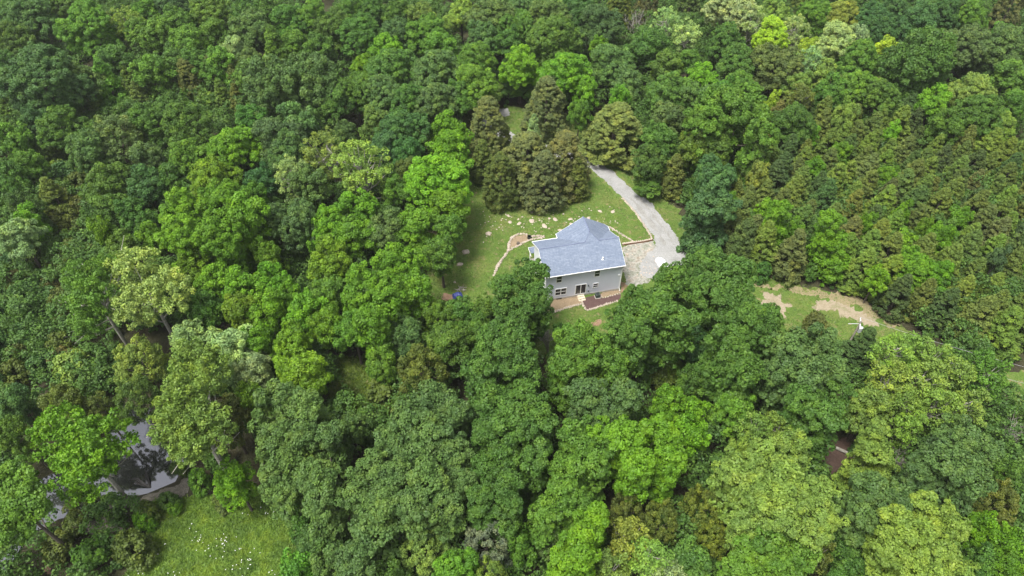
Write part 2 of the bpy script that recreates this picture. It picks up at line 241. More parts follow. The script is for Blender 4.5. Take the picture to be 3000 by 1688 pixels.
(-51.8,81.2,7.01,14.7,'o','bright','wide many-lobed bright green broadleaf tree in the left woods above the pale sycamore',[[-1.1,2.99,12.03,3.82],[1.1,-2.99,12.03,3.68]]),
(-84.6,81.2,2.27,4.9,'s','deep','dark green shrub below the brushy slope at the left edge',0),
(67.4,81.5,2.74,9.7,'c','olive','olive green cedar low on centre of cedar slope, rightmost of two',0),
(-44.0,81.5,8.99,16.6,'o','bright','wide many-lobed bright green broadleaf tree in the left woods, halfway up',[[-2.54,4.17,12.4,4.11],[2.62,0.23,14.17,3.47],[-0.08,-4.4,12.87,3.87]]),
(-75.7,81.6,2.14,4.6,'s','olive','olive green shrub on brushy slope at left edge',0),
(78.9,81.7,2.59,9.3,'c','lime','lime green cedar low on right side of cedar slope, fourth from top of five',0),
(62.0,81.7,2.74,9.7,'c','olive','olive green cedar low on centre of cedar slope, leftmost of two',0),
(-25.4,81.7,3.39,12.6,'o','bright','bright green broadleaf tree at the left edge of the lawn, middle of three',0),
(-79.6,81.9,3.18,12.3,'o','pale','small pale green broadleaf tree on brushy slope at left edge',0),
(52.3,82.0,4.42,12.1,'o','bright','wide many-lobed bright green broadleaf tree on the cedar slope, nearer the driveway, rightmost of two',[[-0.94,1.37,10.5,2.31],[0.14,0.07,7.35,2.33],[0.8,-1.45,4.0,2.76]]),
(46.4,82.1,2.86,10.0,'c','brown','brownish cedar on the cedar slope, nearer the driveway',0),
(75.2,82.3,2.68,9.6,'c','olive','olive green cedar low on right side of cedar slope',0),
(83.9,82.4,2.62,9.4,'c','dark','very dark cedar low on right side of cedar slope, second from left of four',0),
(87.3,82.5,2.41,8.9,'c','lime','lime green cedar low on right side of cedar slope, third from top of five',0),
(58.9,82.7,2.60,9.4,'c','lime','lime green cedar low on centre of cedar slope, second from top of four',0),
(90.7,82.8,2.12,8.1,'c','olive','small olive green cedar low on right side of cedar slope, rightmost of four',0),
(-41.4,82.8,2.36,11.2,'o','fresh','small fresh green broadleaf tree in the left woods, halfway up, lowest of two',0),
(70.2,82.9,1.83,10.5,'o','bright','small bright green broadleaf tree on the cedar slope, towards the right edge, rightmost of three',0),
(55.5,83.0,2.22,8.4,'c','lime','small lime green cedar low on centre of cedar slope',0),
(-58.7,83.0,2.04,10.8,'o','bright','small bright green broadleaf tree in the left woods above the pale sycamore, rightmost of two',0),
(-87.6,83.2,1.66,3.8,'s','brown','brownish shrub on brushy slope at left edge, leftmost of four',0),
(-37.8,83.5,2.47,5.2,'s','mid','mid-green shrub between sycamore and lawn',0),
(-20.1,83.6,3.01,12.1,'o','grey','small grey-green broadleaf tree at the left edge of the lawn',0),
(-29.8,83.6,3.43,12.6,'o','bright','bright green broadleaf tree at the left edge of the lawn, leftmost of three',0),
(-15.6,83.8,3.22,12.3,'o','bright','bright green broadleaf tree at the left edge of the lawn, rightmost of three',0),
(-71.8,83.9,2.16,4.7,'s','olive','olive green shrub on brushy slope at left edge',0),
(42.0,83.9,2.89,10.1,'c','lime','lime green cedar low on left side of cedar slope',0),
(65.1,84.0,1.73,8.3,'o','bright','small bright green broadleaf tree low on centre of cedar slope, topmost of four',0),
(-85.1,84.1,1.62,3.8,'s','teal','blue-green shrub on brushy slope at left edge, rightmost of two',0),
(-82.5,84.1,1.96,4.3,'s','olive','olive green shrub on brushy slope at left edge',0),
(-35.9,84.3,3.87,13.2,'o','grey','grey-green broadleaf tree in the left woods, halfway up',0),
(38.7,84.5,2.89,10.1,'c','dark','very dark cedar low on left side of cedar slope',0),
(-10.1,84.6,2.60,11.5,'o','fresh','small fresh green broadleaf tree beside the lawn behind the house',0),
(81.0,85.0,2.85,10.0,'c','brown','brownish cedar low on right side of cedar slope, leftmost of two',0),
(-75.6,85.1,2.22,4.8,'s','olive','olive green shrub on brushy slope at left edge',0),
(76.8,85.1,2.36,8.7,'c','lime','lime green cedar low on right side of cedar slope, second from top of five',0),
(-68.1,85.1,1.42,9.9,'o','bright','small bright green broadleaf tree in the left woods above the pale sycamore, leftmost of two',0),
(-78.2,85.2,2.20,4.7,'s','mid','mid-green shrub on brushy slope at left edge, lowest of six',0),
(61.4,85.3,2.60,9.4,'c','lime','lime green cedar low on centre of cedar slope, topmost of four',0),
(-89.3,85.5,2.15,4.7,'s','teal','blue-green shrub on brushy slope at left edge, leftmost of two',0),
(44.2,85.7,3.19,12.1,'o','bright','wide many-lobed bright green broadleaf tree on the cedar slope, nearer the driveway, leftmost of two',[[-0.55,0.64,10.5,2.35],[0.28,0.01,7.0,1.73],[0.27,-0.65,4.0,1.35]]),
(53.7,85.9,2.24,8.4,'c','dark','small very dark cedar low on centre of cedar slope',0),
(57.1,86.0,2.58,9.3,'c','brown','brownish cedar low on centre of cedar slope',0),
(69.1,86.0,1.10,9.5,'o','bright','small bright green broadleaf tree on the cedar slope, towards the right edge, middle of three',0),
(47.4,86.6,1.67,8.2,'o','bright','small bright green broadleaf tree low on left side of cedar slope',0),
(59.5,86.7,1.10,9.5,'o','bright','small bright green broadleaf tree on the cedar slope, nearer the driveway',0),
(87.6,86.7,2.54,9.2,'c','dark','very dark cedar low on right side of cedar slope, rightmost of four',0),
(41.0,86.8,2.50,9.1,'c','brown','brownish cedar right of the driveway bend, rightmost of two',0),
(-80.8,86.8,1.87,10.5,'o','bright','small bright green broadleaf tree on brushy slope at left edge',0),
(-83.7,86.8,1.73,3.9,'s','deep','dark green shrub on brushy slope at left edge',0),
(92.7,86.8,2.60,9.4,'c','olive','olive green cedar low on right side of cedar slope',0),
(-86.3,86.8,1.64,3.8,'s','brown','brownish shrub on brushy slope at left edge, third from left of four',0),
(74.1,87.1,2.13,8.1,'c','lime','small lime green cedar low on right side of cedar slope, topmost of three',0),
(37.5,87.1,2.50,9.1,'c','brown','brownish cedar right of the driveway bend, leftmost of two',0),
(83.7,87.1,2.56,9.3,'c','lime','lime green cedar low on right side of cedar slope, topmost of five',0),
(-70.8,87.4,1.83,4.1,'s','lime','lime green shrub in the left woods above the pale sycamore, lowest of four',0),
(-74.0,87.4,2.19,4.7,'s','grey','grey-green shrub on brushy slope at left edge',0),
(-63.8,87.9,2.65,11.6,'o','mid','small mid-green broadleaf tree in the left woods above the pale sycamore, middle of three',0),
(32.7,88.0,4.99,13.6,'o','teal','wide many-lobed blue-green broadleaf tree right of the driveway bend',[[0.38,-0.36,10.5,4.47],[-0.38,0.36,4.0,3.3]]),
(80.4,88.4,2.78,9.8,'c','olive','olive green cedar halfway up right side of cedar slope',0),
(65.4,88.5,2.33,8.6,'c','lime','lime green cedar halfway up centre of cedar slope, rightmost of four',0),
(-77.7,88.5,1.74,4.0,'s','mid','mid-green shrub on brushy slope at left edge, fifth from top of six',0),
(-26.3,88.6,3.10,12.2,'o','bright','small bright green broadleaf tree at the upper left edge of the lawn',0),
(-87.9,89.1,1.58,3.7,'s','brown','brownish shrub on brushy slope at left edge, second from left of four',0),
(-67.3,89.1,2.89,11.9,'o','mid','small mid-green broadleaf tree in the left woods above the pale sycamore, leftmost of three',0),
(49.9,89.1,2.53,9.2,'c','olive','olive green cedar on the cedar slope, nearer the driveway',0),
(-90.8,89.2,1.73,3.9,'s','olive','olive green shrub on brushy slope at left edge',0),
(-11.1,89.6,3.12,12.2,'o','bright','small bright green broadleaf tree beside the lawn behind the house',0),
(77.1,89.7,1.65,8.2,'o','bright','small bright green broadleaf tree halfway up right side of cedar slope, leftmost of three',0),
(38.8,89.8,2.88,10.1,'c','olive','olive green cedar halfway up left side of cedar slope, second from left of six',0),
(62.3,90.0,2.28,8.5,'c','dark','very dark cedar halfway up centre of cedar slope, leftmost of three',0),
(67.2,90.1,1.13,9.5,'o','bright','small bright green broadleaf tree on the cedar slope, towards the right edge, leftmost of three',0),
(-82.4,90.2,2.22,4.8,'s','mid','mid-green shrub on brushy slope at left edge, fourth from top of six',0),
(70.2,90.4,2.22,8.4,'c','olive','small olive green cedar halfway up centre of cedar slope, rightmost of two',0),
(55.7,90.6,2.23,8.4,'c','olive','small olive green cedar halfway up centre of cedar slope, leftmost of two',0),
(-72.9,90.6,1.99,4.4,'s','lime','lime green shrub in the left woods above the pale sycamore, third from top of four',0),
(-83.7,90.7,2.25,11.0,'o','mid','small mid-green broadleaf tree on brushy slope at left edge',0),
(44.0,90.7,1.74,8.3,'o','bright','small bright green broadleaf tree halfway up left side of cedar slope, rightmost of two',0),
(92.6,90.8,2.08,8.6,'o','bright','small bright green broadleaf tree halfway up right side of cedar slope, middle of three',0),
(84.7,90.8,2.69,9.6,'c','olive','olive green cedar halfway up right side of cedar slope',0),
(-76.5,91.2,1.89,4.2,'s','olive','olive green shrub on brushy slope at left edge',0),
(88.8,91.3,2.25,8.4,'c','olive','small olive green cedar halfway up right side of cedar slope, rightmost of two',0),
(-64.4,91.4,2.10,4.6,'s','deep','dark green shrub in the left woods above the pale sycamore, rightmost of three',0),
(80.7,92.0,2.89,10.1,'c','olive','olive green cedar halfway up right side of cedar slope',0),
(52.1,92.3,2.00,7.8,'c','olive','small olive green cedar halfway up left side of cedar slope, rightmost of two',0),
(74.8,92.9,2.74,9.7,'c','olive','olive green cedar halfway up right side of cedar slope',0),
(47.2,93.0,2.68,9.6,'c','olive','olive green cedar halfway up left side of cedar slope, fourth from left of six',0),
(-80.4,93.3,2.13,4.6,'s','olive','olive green shrub on brushy slope at left edge',0),
(-44.8,93.3,2.06,10.8,'o','fresh','small fresh green broadleaf tree in the left woods, halfway up, topmost of two',0),
(65.4,93.5,2.84,10.0,'c','lime','lime green cedar halfway up centre of cedar slope, third from left of four',0),
(38.1,93.5,2.06,8.6,'o','bright','small bright green broadleaf tree halfway up left side of cedar slope, leftmost of two',0),
(71.0,93.6,2.77,9.8,'c','dark','very dark cedar halfway up centre of cedar slope, rightmost of three',0),
(41.5,93.6,2.24,8.4,'c','olive','small olive green cedar halfway up left side of cedar slope, leftmost of two',0),
(60.3,93.6,2.43,8.9,'c','olive','olive green cedar halfway up centre of cedar slope, leftmost of five',0),
(-85.6,93.7,1.81,4.1,'s','mid','mid-green shrub on brushy slope at left edge, third from top of six',0),
(94.6,93.8,1.68,8.2,'o','bright','small bright green broadleaf tree halfway up right side of cedar slope, rightmost of three',0),
(87.4,94.4,2.48,9.1,'c','lime','lime green cedar halfway up right side of cedar slope, rightmost of three',0),
(-12.9,94.5,5.00,14.8,'o','bright','bright green broadleaf tree beside the lawn behind the house, lowest of three',0),
(-20.2,94.6,2.30,11.1,'o','fresh','small fresh green broadleaf tree at the upper left edge of the lawn',0),
(-65.7,94.8,2.64,5.5,'s','olive','olive green shrub in the left woods above the pale sycamore',0),
(-52.0,94.9,4.12,13.6,'o','bright','bright green broadleaf tree in the left woods, halfway up',0),
(-89.0,95.0,1.97,4.3,'s','lime','lime green shrub on brushy slope at left edge',0),
(-75.9,95.1,2.10,4.6,'s','deep','dark green shrub in the left woods above the pale sycamore, middle of three',0),
(82.4,95.1,2.14,8.2,'c','dark','small very dark cedar halfway up right side of cedar slope, leftmost of three',0),
(-35.9,95.3,3.22,12.3,'o','grey','grey-green broadleaf tree at the upper left edge of the lawn',0),
(55.8,95.4,2.74,9.7,'c','dark','very dark cedar halfway up left side of cedar slope, rightmost of four',0),
(-70.5,95.5,3.45,12.7,'o','mid','mid-green broadleaf tree in the left woods above the pale sycamore',0),
(-63.9,95.5,3.00,12.0,'o','deep','small dark green broadleaf tree in the left woods above the pale sycamore',0),
(-82.0,96.0,2.75,9.7,'c','olive','olive green cedar on brushy slope at left edge',0),
(50.3,96.1,2.84,10.0,'c','olive','olive green cedar halfway up left side of cedar slope, fifth from left of six',0),
(92.1,96.1,2.74,9.7,'c','olive','olive green cedar halfway up right side of cedar slope',0),
(73.0,96.2,2.82,9.9,'c','olive','olive green cedar halfway up centre of cedar slope, rightmost of five',0),
(67.4,96.5,2.52,9.1,'c','dark','very dark cedar halfway up centre of cedar slope, middle of three',0),
(42.6,96.5,1.93,7.6,'c','brown','small brownish cedar right of the driveway bend',0),
(39.9,96.5,2.44,8.9,'c','olive','olive green cedar halfway up left side of cedar slope, leftmost of six',0),
(35.4,96.6,3.47,12.7,'o','teal','blue-green broadleaf tree right of the driveway bend',0),
(45.4,96.7,2.36,8.7,'c','olive','olive green cedar halfway up left side of cedar slope, third from left of six',0),
(97.5,96.7,2.15,8.2,'c','dark','small very dark cedar halfway up right side of cedar slope, rightmost of three',0),
(-79.2,96.7,2.19,4.7,'s','olive','olive green shrub on brushy slope at left edge',0),
(-38.5,96.8,3.00,13.5,'a','pale','small pale green loose-crowned tree in the left woods, halfway up',0),
(79.1,96.9,2.50,9.1,'c','olive','olive green cedar halfway up right side of cedar slope',0),
(61.6,97.1,2.13,8.1,'c','lime','small lime green cedar halfway up centre of cedar slope',0),
(-60.0,97.3,2.68,11.6,'o','mid','small mid-green broadleaf tree in the left woods above the pale sycamore, rightmost of three',0),
(-44.6,97.4,2.57,11.5,'o','deep','small dark green broadleaf tree in the left woods, halfway up',0),
(-26.3,97.4,4.59,15.9,'a','lime','lime green loose-crowned tree at the upper left edge of the lawn, rightmost of two',0),
(87.1,97.8,2.41,8.9,'c','olive','olive green cedar halfway up right side of cedar slope',0),
(70.3,98.1,2.83,10.0,'c','olive','olive green cedar halfway up centre of cedar slope, third from left of five',0),
(76.0,98.1,2.16,8.2,'c','olive','small olive green cedar halfway up right side of cedar slope, leftmost of two',0),
(-86.3,98.2,2.07,4.5,'s','olive','olive green shrub on brushy slope at left edge',0),
(-75.2,98.3,2.00,4.4,'s','mid','mid-green shrub in the left woods above the pale sycamore',0),
(-89.8,98.5,2.58,11.5,'o','mid','small mid-green broadleaf tree at the left edge, above the brushy slope',0),
(64.6,98.8,2.53,9.2,'c','olive','olive green cedar halfway up centre of cedar slope, second from left of five',0),
(52.1,98.9,2.83,10.0,'c','olive','olive green cedar halfway up left side of cedar slope, rightmost of six',0),
(-83.1,98.9,2.37,5.0,'s','olive','olive green shrub on brushy slope at left edge',0),
(55.9,99.2,2.32,8.6,'c','dark','very dark cedar halfway up left side of cedar slope, third from left of four',0),
(81.2,99.7,2.43,8.9,'c','olive','olive green cedar halfway up right side of cedar slope',0),
(-72.1,99.9,1.93,4.3,'s','lime','lime green shrub in the left woods above the pale sycamore, second from top of four',0),
(44.6,100.0,1.78,10.4,'o','lime','small lime green broadleaf tree right of the driveway bend',0),
(97.8,100.0,2.90,10.1,'c','olive','olive green cedar halfway up right side of cedar slope',0),
(-78.1,100.3,1.72,3.9,'s','deep','dark green shrub in the left woods above the pale sycamore, leftmost of three',0),
(94.5,100.3,2.15,8.2,'c','dark','small very dark cedar halfway up right side of cedar slope, middle of three',0),
(5.9,100.4,3.65,12.1,'c','khaki','large khaki green cedar beside the driveway behind the house, middle of three',0),
(47.8,100.5,2.89,10.1,'c','dark','very dark cedar halfway up left side of cedar slope, leftmost of four',0),
(59.3,100.6,2.62,9.4,'c','lime','lime green cedar halfway up centre of cedar slope, leftmost of four',0),
(-18.8,100.8,2.26,11.1,'o','olive','small olive green broadleaf tree at the upper left edge of the lawn',0),
(85.4,100.8,2.03,7.9,'c','brown','small brownish cedar halfway up right side of cedar slope',0),
(-2.1,100.8,3.42,11.5,'c','olive','olive green cedar beside the driveway behind the house, leftmost of two',0),
(90.9,101.4,2.42,8.9,'c','olive','olive green cedar halfway up right side of cedar slope',0),
(73.6,101.4,2.72,9.7,'c','olive','olive green cedar halfway up centre of cedar slope, fourth from left of five',0),
(69.1,101.5,2.00,8.6,'o','bright','small bright green broadleaf tree halfway up centre of cedar slope',0),
(-85.1,101.7,2.35,5.0,'s','mid','mid-green shrub on brushy slope at left edge, second from top of six',0),
(-74.9,101.9,2.09,4.6,'s','lime','lime green shrub in the left woods above the pale sycamore, topmost of four',0),
(-88.4,102.2,2.40,11.2,'o','fresh','small fresh green broadleaf tree at the left edge, above the brushy slope, lowest of two',0),
(-58.2,102.4,3.59,12.8,'o','fresh','fresh green broadleaf tree around the brown cedar patch at upper left',0),
(62.3,102.5,2.30,8.6,'c','lime','lime green cedar halfway up centre of cedar slope, second from left of four',0),
(77.0,102.8,2.54,9.2,'c','lime','lime green cedar halfway up right side of cedar slope, leftmost of three',0),
(26.2,102.8,2.49,4.8,'o','mid','small mid-green broadleaf tree right of the driveway bend, leftmost of two',0),
(82.7,103.0,2.56,9.3,'c','lime','lime green cedar halfway up right side of cedar slope, middle of three',0),
(12.0,103.0,2.49,9.1,'c','olive','olive green cedar beside the driveway behind the house, rightmost of two',0),
(-33.4,103.0,3.81,14.7,'a','lime','lime green loose-crowned tree at the upper left edge of the lawn, leftmost of two',0),
(50.0,103.2,2.81,9.9,'c','dark','very dark cedar halfway up left side of cedar slope, second from left of four',0),
(66.2,103.3,2.70,9.6,'c','brown','brownish cedar halfway up centre of cedar slope',0),
(-82.2,103.5,2.25,4.8,'s','olive','olive green shrub on brushy slope at left edge',0),
(-67.3,103.6,2.66,11.6,'o','grey','small grey-green broadleaf tree around the brown cedar patch at upper left',0),
(-91.0,103.7,3.01,6.1,'s','mid','mid-green shrub on brushy slope at left edge, topmost of six',0),
(30.3,103.8,2.50,9.1,'c','olive','olive green cedar right of the driveway bend',0),
(56.7,104.0,1.69,8.2,'o','bright','small bright green broadleaf tree high on left side of cedar slope, lowest of two',0),
(93.2,104.1,2.54,9.2,'c','dark','very dark cedar high on right side of cedar slope, second from left of four',0),
(44.8,104.1,2.18,10.9,'o','mid','small mid-green broadleaf tree right of the driveway bend, rightmost of two',0),
(-41.3,104.2,3.86,13.2,'o','grey','grey-green broadleaf tree in the upper left woods, lowest of three',0),
(53.4,104.3,2.10,8.0,'c','olive','small olive green cedar high on left side of cedar slope, lowest of five',0),
(86.4,104.4,2.70,9.6,'c','dark','very dark cedar high on right side of cedar slope, leftmost of four',0),
(25.5,104.4,2.69,9.9,'o','mid',"small mid-green broadleaf tree by the driveway's upper bend, rightmost of two",0),
(-51.0,104.5,4.35,13.9,'o','bright','bright green broadleaf tree in the upper left woods',0),
(2.8,104.7,5.47,13.0,'c','khaki','large khaki green cedar beside the driveway behind the house, leftmost of three',0),
(97.0,104.8,2.08,8.0,'c','lime','small lime green cedar high on right side of cedar slope, rightmost of two',0),
(-78.1,104.8,3.64,12.9,'o','grey','grey-green broadleaf tree at the left edge, above the brushy slope',0),
(9.8,105.1,4.61,13.0,'c','khaki','large khaki green cedar beside the driveway behind the house, rightmost of three',0),
(-86.0,105.2,2.79,5.7,'s','deep','dark green shrub at the left edge, above the brushy slope, rightmost of two',0),
(-11.6,105.4,3.41,12.6,'o','bright','bright green broadleaf tree beside the lawn behind the house, middle of three',0),
(-19.2,105.5,2.93,12.0,'o','deep','small dark green broadleaf tree beside the lawn behind the house',0),
(100.3,105.6,2.78,9.8,'c','lime','lime green cedar high on right side of cedar slope, rightmost of five',0),
(59.6,105.8,2.44,9.0,'c','olive','olive green cedar high on left side of cedar slope, lowest of two',0),
(75.5,105.8,2.26,8.5,'c','dark','very dark cedar high on centre of cedar slope, third from left of four',0),
(38.3,105.9,2.93,12.0,'o','mid','small mid-green broadleaf tree right of the cedars by the driveway, lowest of two',0),
(90.3,105.9,2.10,8.1,'c','olive','small olive green cedar high on right side of cedar slope, rightmost of two',0),
(70.6,106.1,2.22,8.4,'c','lime','small lime green cedar high on centre of cedar slope, lowest of two',0),
(49.7,106.7,2.15,8.2,'c','olive','small olive green cedar high on left side of cedar slope, fourth from top of five',0),
(66.7,106.7,2.41,8.9,'c','olive','olive green cedar high on centre of cedar slope, lowest of five',0),
(55.4,107.0,2.29,8.5,'c','lime','lime green cedar high on left side of cedar slope',0),
(34.1,107.1,2.95,12.0,'o','fresh','small fresh green broadleaf tree right of the cedars by the driveway',0),
(78.6,107.4,2.08,8.0,'c','olive','small olive green cedar high on centre of cedar slope, rightmost of three',0),
(93.5,107.6,2.88,10.1,'c','lime','lime green cedar high on right side of cedar slope, third from left of five',0),
(-91.4,107.8,2.25,4.8,'s','deep','dark green shrub at the left edge, above the brushy slope, leftmost of two',0),
(-23.7,107.8,2.72,11.7,'o','teal',"small blue-green broadleaf tree left of the driveway's far end",0),
(82.4,108.1,2.15,8.2,'c','dark','small very dark cedar high on right side of cedar slope',0),
(-43.7,108.1,4.19,13.7,'o','grey','grey-green broadleaf tree in the upper left woods, middle of three',0),
(-5.6,108.3,2.56,9.2,'c','olive','olive green cedar beside the lawn behind the house',0),
(-88.0,108.4,2.00,4.4,'s','lime','lime green shrub at the left edge, above the brushy slope, leftmost of two',0),
(62.6,108.4,2.00,8.6,'o','bright','small bright green broadleaf tree high on centre of cedar slope, leftmost of two',0),
(28.1,108.6,3.22,12.3,'o','mid','mid-green broadleaf tree right of the cedars by the driveway, lowest of two',0),
(97.9,108.8,2.79,9.8,'c','olive','olive green cedar high on right side of cedar slope, rightmost of two',0),
(-74.4,108.9,4.47,13.7,'w','grey','grey-green feathery tree around the brown cedar patch at upper left',0),
(41.2,108.9,9.74,17.9,'o','fresh','wide many-lobed fresh green broadleaf tree right of the cedars by the driveway',[[-2.34,1.95,14.42,4.99],[-5.34,-0.19,12.72,4.4],[4.25,2.58,13.06,3.56],[3.42,-4.34,12.54,3.44]]),
(-82.0,108.9,1.68,3.9,'s','lime','lime green shrub at the left edge, above the brushy slope, rightmost of two',0),
(101.1,108.9,2.69,9.6,'c','dark','very dark cedar high on right side of cedar slope, rightmost of four',0),
(86.7,109.4,2.15,8.2,'c','olive','small olive green cedar high on right side of cedar slope, leftmost of two',0),
(72.4,109.6,2.32,8.6,'c','olive','olive green cedar high on centre of cedar slope, fourth from top of five',0),
(53.4,109.8,2.60,9.3,'c','dark','very dark cedar high on left side of cedar slope, lowest of two',0),
(-94.6,109.9,2.75,11.7,'o','fresh','small fresh green broadleaf tree at the left edge, above the brushy slope, topmost of two',0),
(49.9,109.9,2.22,8.4,'c','olive','small olive green cedar high on left side of cedar slope, third from top of five',0),
(56.7,110.0,2.11,8.1,'c','olive','small olive green cedar high on left side of cedar slope, second from top of five',0),
(68.6,110.6,2.51,9.1,'c','lime','lime green cedar high on centre of cedar slope, third from left of four',0),
(-20.7,110.7,4.24,13.7,'o','deep',"dark green broadleaf tree left of the driveway's far end",0),
(65.2,110.7,2.40,8.8,'c','dark','very dark cedar high on centre of cedar slope, leftmost of four',0),
(45.2,110.7,2.35,5.0,'s','olive','olive green shrub right of the driveway bend',0),
(92.2,110.8,2.86,10.0,'c','lime','lime green cedar high on right side of cedar slope, second from left of five',0),
(76.6,111.0,2.16,8.2,'c','brown','small brownish cedar high on centre of cedar slope',0),
(-11.9,111.2,3.27,12.4,'o','bright','bright green broadleaf tree beside the lawn behind the house, topmost of three',0),
(82.5,111.3,2.21,8.3,'c','lime','small lime green cedar high on right side of cedar slope, leftmost of two',0),
(95.6,111.5,2.59,9.3,'c','lime','lime green cedar high on right side of cedar slope, fourth from left of five',0),
(-91.4,111.7,2.62,5.5,'s','olive','olive green shrub at the left edge, above the brushy slope',0),
(61.7,112.0,2.58,9.3,'c','olive','olive green cedar high on left side of cedar slope, topmost of two',0),
(88.4,112.3,2.68,9.6,'c','olive','olive green cedar high on right side of cedar slope, leftmost of two',0),
(-86.4,112.5,3.79,13.1,'o','mid','mid-green broadleaf tree at the left edge, above the brushy slope',0),
(-31.8,112.9,2.04,10.7,'o','grey',"small grey-green broadleaf tree left of the driveway's far end",0),
(-62.8,113.1,4.05,13.5,'o','mid','mid-green broadleaf tree around the brown cedar patch at upper left, rightmost of two',0),
(71.0,113.4,2.13,8.1,'c','olive','small olive green cedar high on centre of cedar slope, leftmost of three',0),
(101.6,113.4,2.75,9.8,'c','dark','very dark cedar high on right side of cedar slope, third from left of four',0),
(-25.4,113.9,3.31,12.5,'o','grey',"grey-green broadleaf tree left of the driveway's far end, leftmost of three",0),
(65.1,114.0,2.63,9.4,'c','lime','lime green cedar high on centre of cedar slope, leftmost of four',0),
(-74.4,114.2,2.05,10.8,'o','pale','small pale green broadleaf tree around the brown cedar patch at upper left',0),
(84.4,114.6,3.07,12.1,'o','fresh','small fresh green broadleaf tree above the cedar slope, at the right edge',0),
(54.1,114.6,3.45,12.7,'o','mid','mid-green broadleaf tree above the cedar slope, leftmost of two',0),
(80.2,114.6,2.10,8.0,'c','dark','small very dark cedar high on centre of cedar slope',0),
(-69.3,114.7,3.83,13.2,'o','mid','mid-green broadleaf tree around the brown cedar patch at upper left, leftmost of two',0),
(-50.5,114.8,3.33,12.5,'o','mid','mid-green broadleaf tree in the upper left woods',0),
(95.8,114.9,2.31,11.1,'o','lime','small lime green broadleaf tree above the cedar slope, at the right edge',0),
(59.2,115.1,1.66,8.2,'o','bright','small bright green broadleaf tree high on left side of cedar slope, topmost of two',0),
(-41.9,115.2,3.34,12.5,'o','grey','grey-green broadleaf tree in the upper left woods, topmost of three',0),
(68.1,115.4,2.35,8.7,'c','olive','olive green cedar high on centre of cedar slope, third from top of five',0),
(-93.6,115.5,2.58,11.5,'o','deep','small dark green broadleaf tree at the left edge, above the brushy slope',0),
(75.3,116.0,1.67,8.2,'o','bright','small bright green broadleaf tree high on centre of cedar slope, rightmost of two',0),
(4.3,116.1,1.72,9.8,'p','pale','pale green pointed young tree beside the driveway behind the house',0),
(30.6,116.4,3.10,12.2,'o','grey','small grey-green broadleaf tree right of the cedars by the driveway, leftmost of two',0),
(91.5,116.5,3.87,13.2,'o','mid','mid-green broadleaf tree above the cedar slope, at the right edge',0),
(71.7,116.6,2.81,9.9,'c','olive','olive green cedar high on centre of cedar slope, second from top of five',0),
(20.5,116.7,6.24,11.5,'c','khaki',"large khaki green cedar by the driveway's upper bend",0),
(54.9,116.7,1.89,4.2,'s','lime','lime green shrub above the cedar slope',0),
(-4.7,117.0,4.11,13.0,'c','khaki','large khaki green cedar beside the lawn behind the house',0),
(-96.4,117.5,1.88,7.5,'c','brown','small brownish cedar at the left edge, above the brushy slope',0),
(86.9,118.0,2.49,9.1,'c','lime','lime green cedar high on right side of cedar slope, leftmost of five',0),
(66.4,118.3,2.22,11.0,'o','lime','small lime green broadleaf tree above the cedar slope, rightmost of two',0),
(78.1,118.9,2.80,9.9,'c','lime','lime green cedar high on centre of cedar slope, rightmost of four',0),
(59.3,118.9,2.06,7.9,'c','olive','small olive green cedar high on left side of cedar slope, topmost of five',0),
(62.7,119.1,2.55,9.2,'c','brown','brownish cedar high on left side of cedar slope, rightmost of two',0),
(13.5,120.0,1.98,10.7,'o','mid',"small mid-green broadleaf tree by the driveway's upper bend, leftmost of two",0),
(75.0,120.3,2.19,8.3,'c','lime','small lime green cedar high on centre of cedar slope, topmost of two',0),
(82.1,120.5,2.33,8.6,'c','dark','very dark cedar high on centre of cedar slope, rightmost of four',0),
(69.5,120.9,2.51,9.1,'c','olive','olive green cedar high on centre of cedar slope, topmost of five',0),
(54.0,121.1,2.74,9.7,'c','brown','brownish cedar high on left side of cedar slope, leftmost of two',0),
(-36.1,121.6,3.18,12.3,'o','mid',"small mid-green broadleaf tree left of the driveway's far end",0),
(78.7,122.0,2.25,8.4,'c','olive','small olive green cedar high on centre of cedar slope, middle of three',0),
(-15.6,122.0,3.72,13.0,'o','grey',"grey-green broadleaf tree left of the driveway's far end, rightmost of three",0),
(57.9,122.1,2.65,13.0,'a','olive','small olive green loose-crowned tree above the cedar slope',0),
(85.4,122.3,3.06,12.1,'o','bright','small bright green broadleaf tree above the cedar slope, at the right edge',0),
(-20.9,122.3,3.46,12.7,'o','mid',"mid-green broadleaf tree left of the driveway's far end, rightmost of two",0),
(101.7,122.5,2.40,11.2,'o','mid','small mid-green broadleaf tree above the cedar slope, at the right edge',0),
(63.9,122.7,2.75,9.7,'c','olive','olive green cedar above the cedar slope, leftmost of two',0),
(81.7,123.7,2.73,9.7,'c','dark','very dark cedar high on centre of cedar slope, second from left of four',0),
(61.1,123.9,2.49,9.1,'c','dark','very dark cedar high on left side of cedar slope, topmost of two',0),
(36.5,123.9,2.95,12.0,'o','grey','small grey-green broadleaf tree right of the cedars by the driveway, rightmost of two',0),
(-44.3,124.0,9.58,16.4,'o','grey','wide many-lobed grey-green broadleaf tree in the upper left woods',[[-3.41,-0.77,12.1,6.03],[3.41,0.77,12.1,6.08]]),
(93.2,124.0,3.75,13.1,'o','lime','lime green broadleaf tree above the cedar slope, at the right edge',0),
(68.5,124.2,2.44,9.0,'c','lime','lime green cedar high on centre of cedar slope, second from left of four',0),
(74.3,124.3,3.49,12.7,'o','mid','mid-green broadleaf tree above the cedar slope, rightmost of two',0),
(7.1,124.3,4.81,13.0,'c','khaki','large khaki green cedar behind the cedars by the driveway',0),
(-11.0,124.9,2.97,12.0,'o','mid','small mid-green broadleaf tree behind the cedars by the driveway',0),
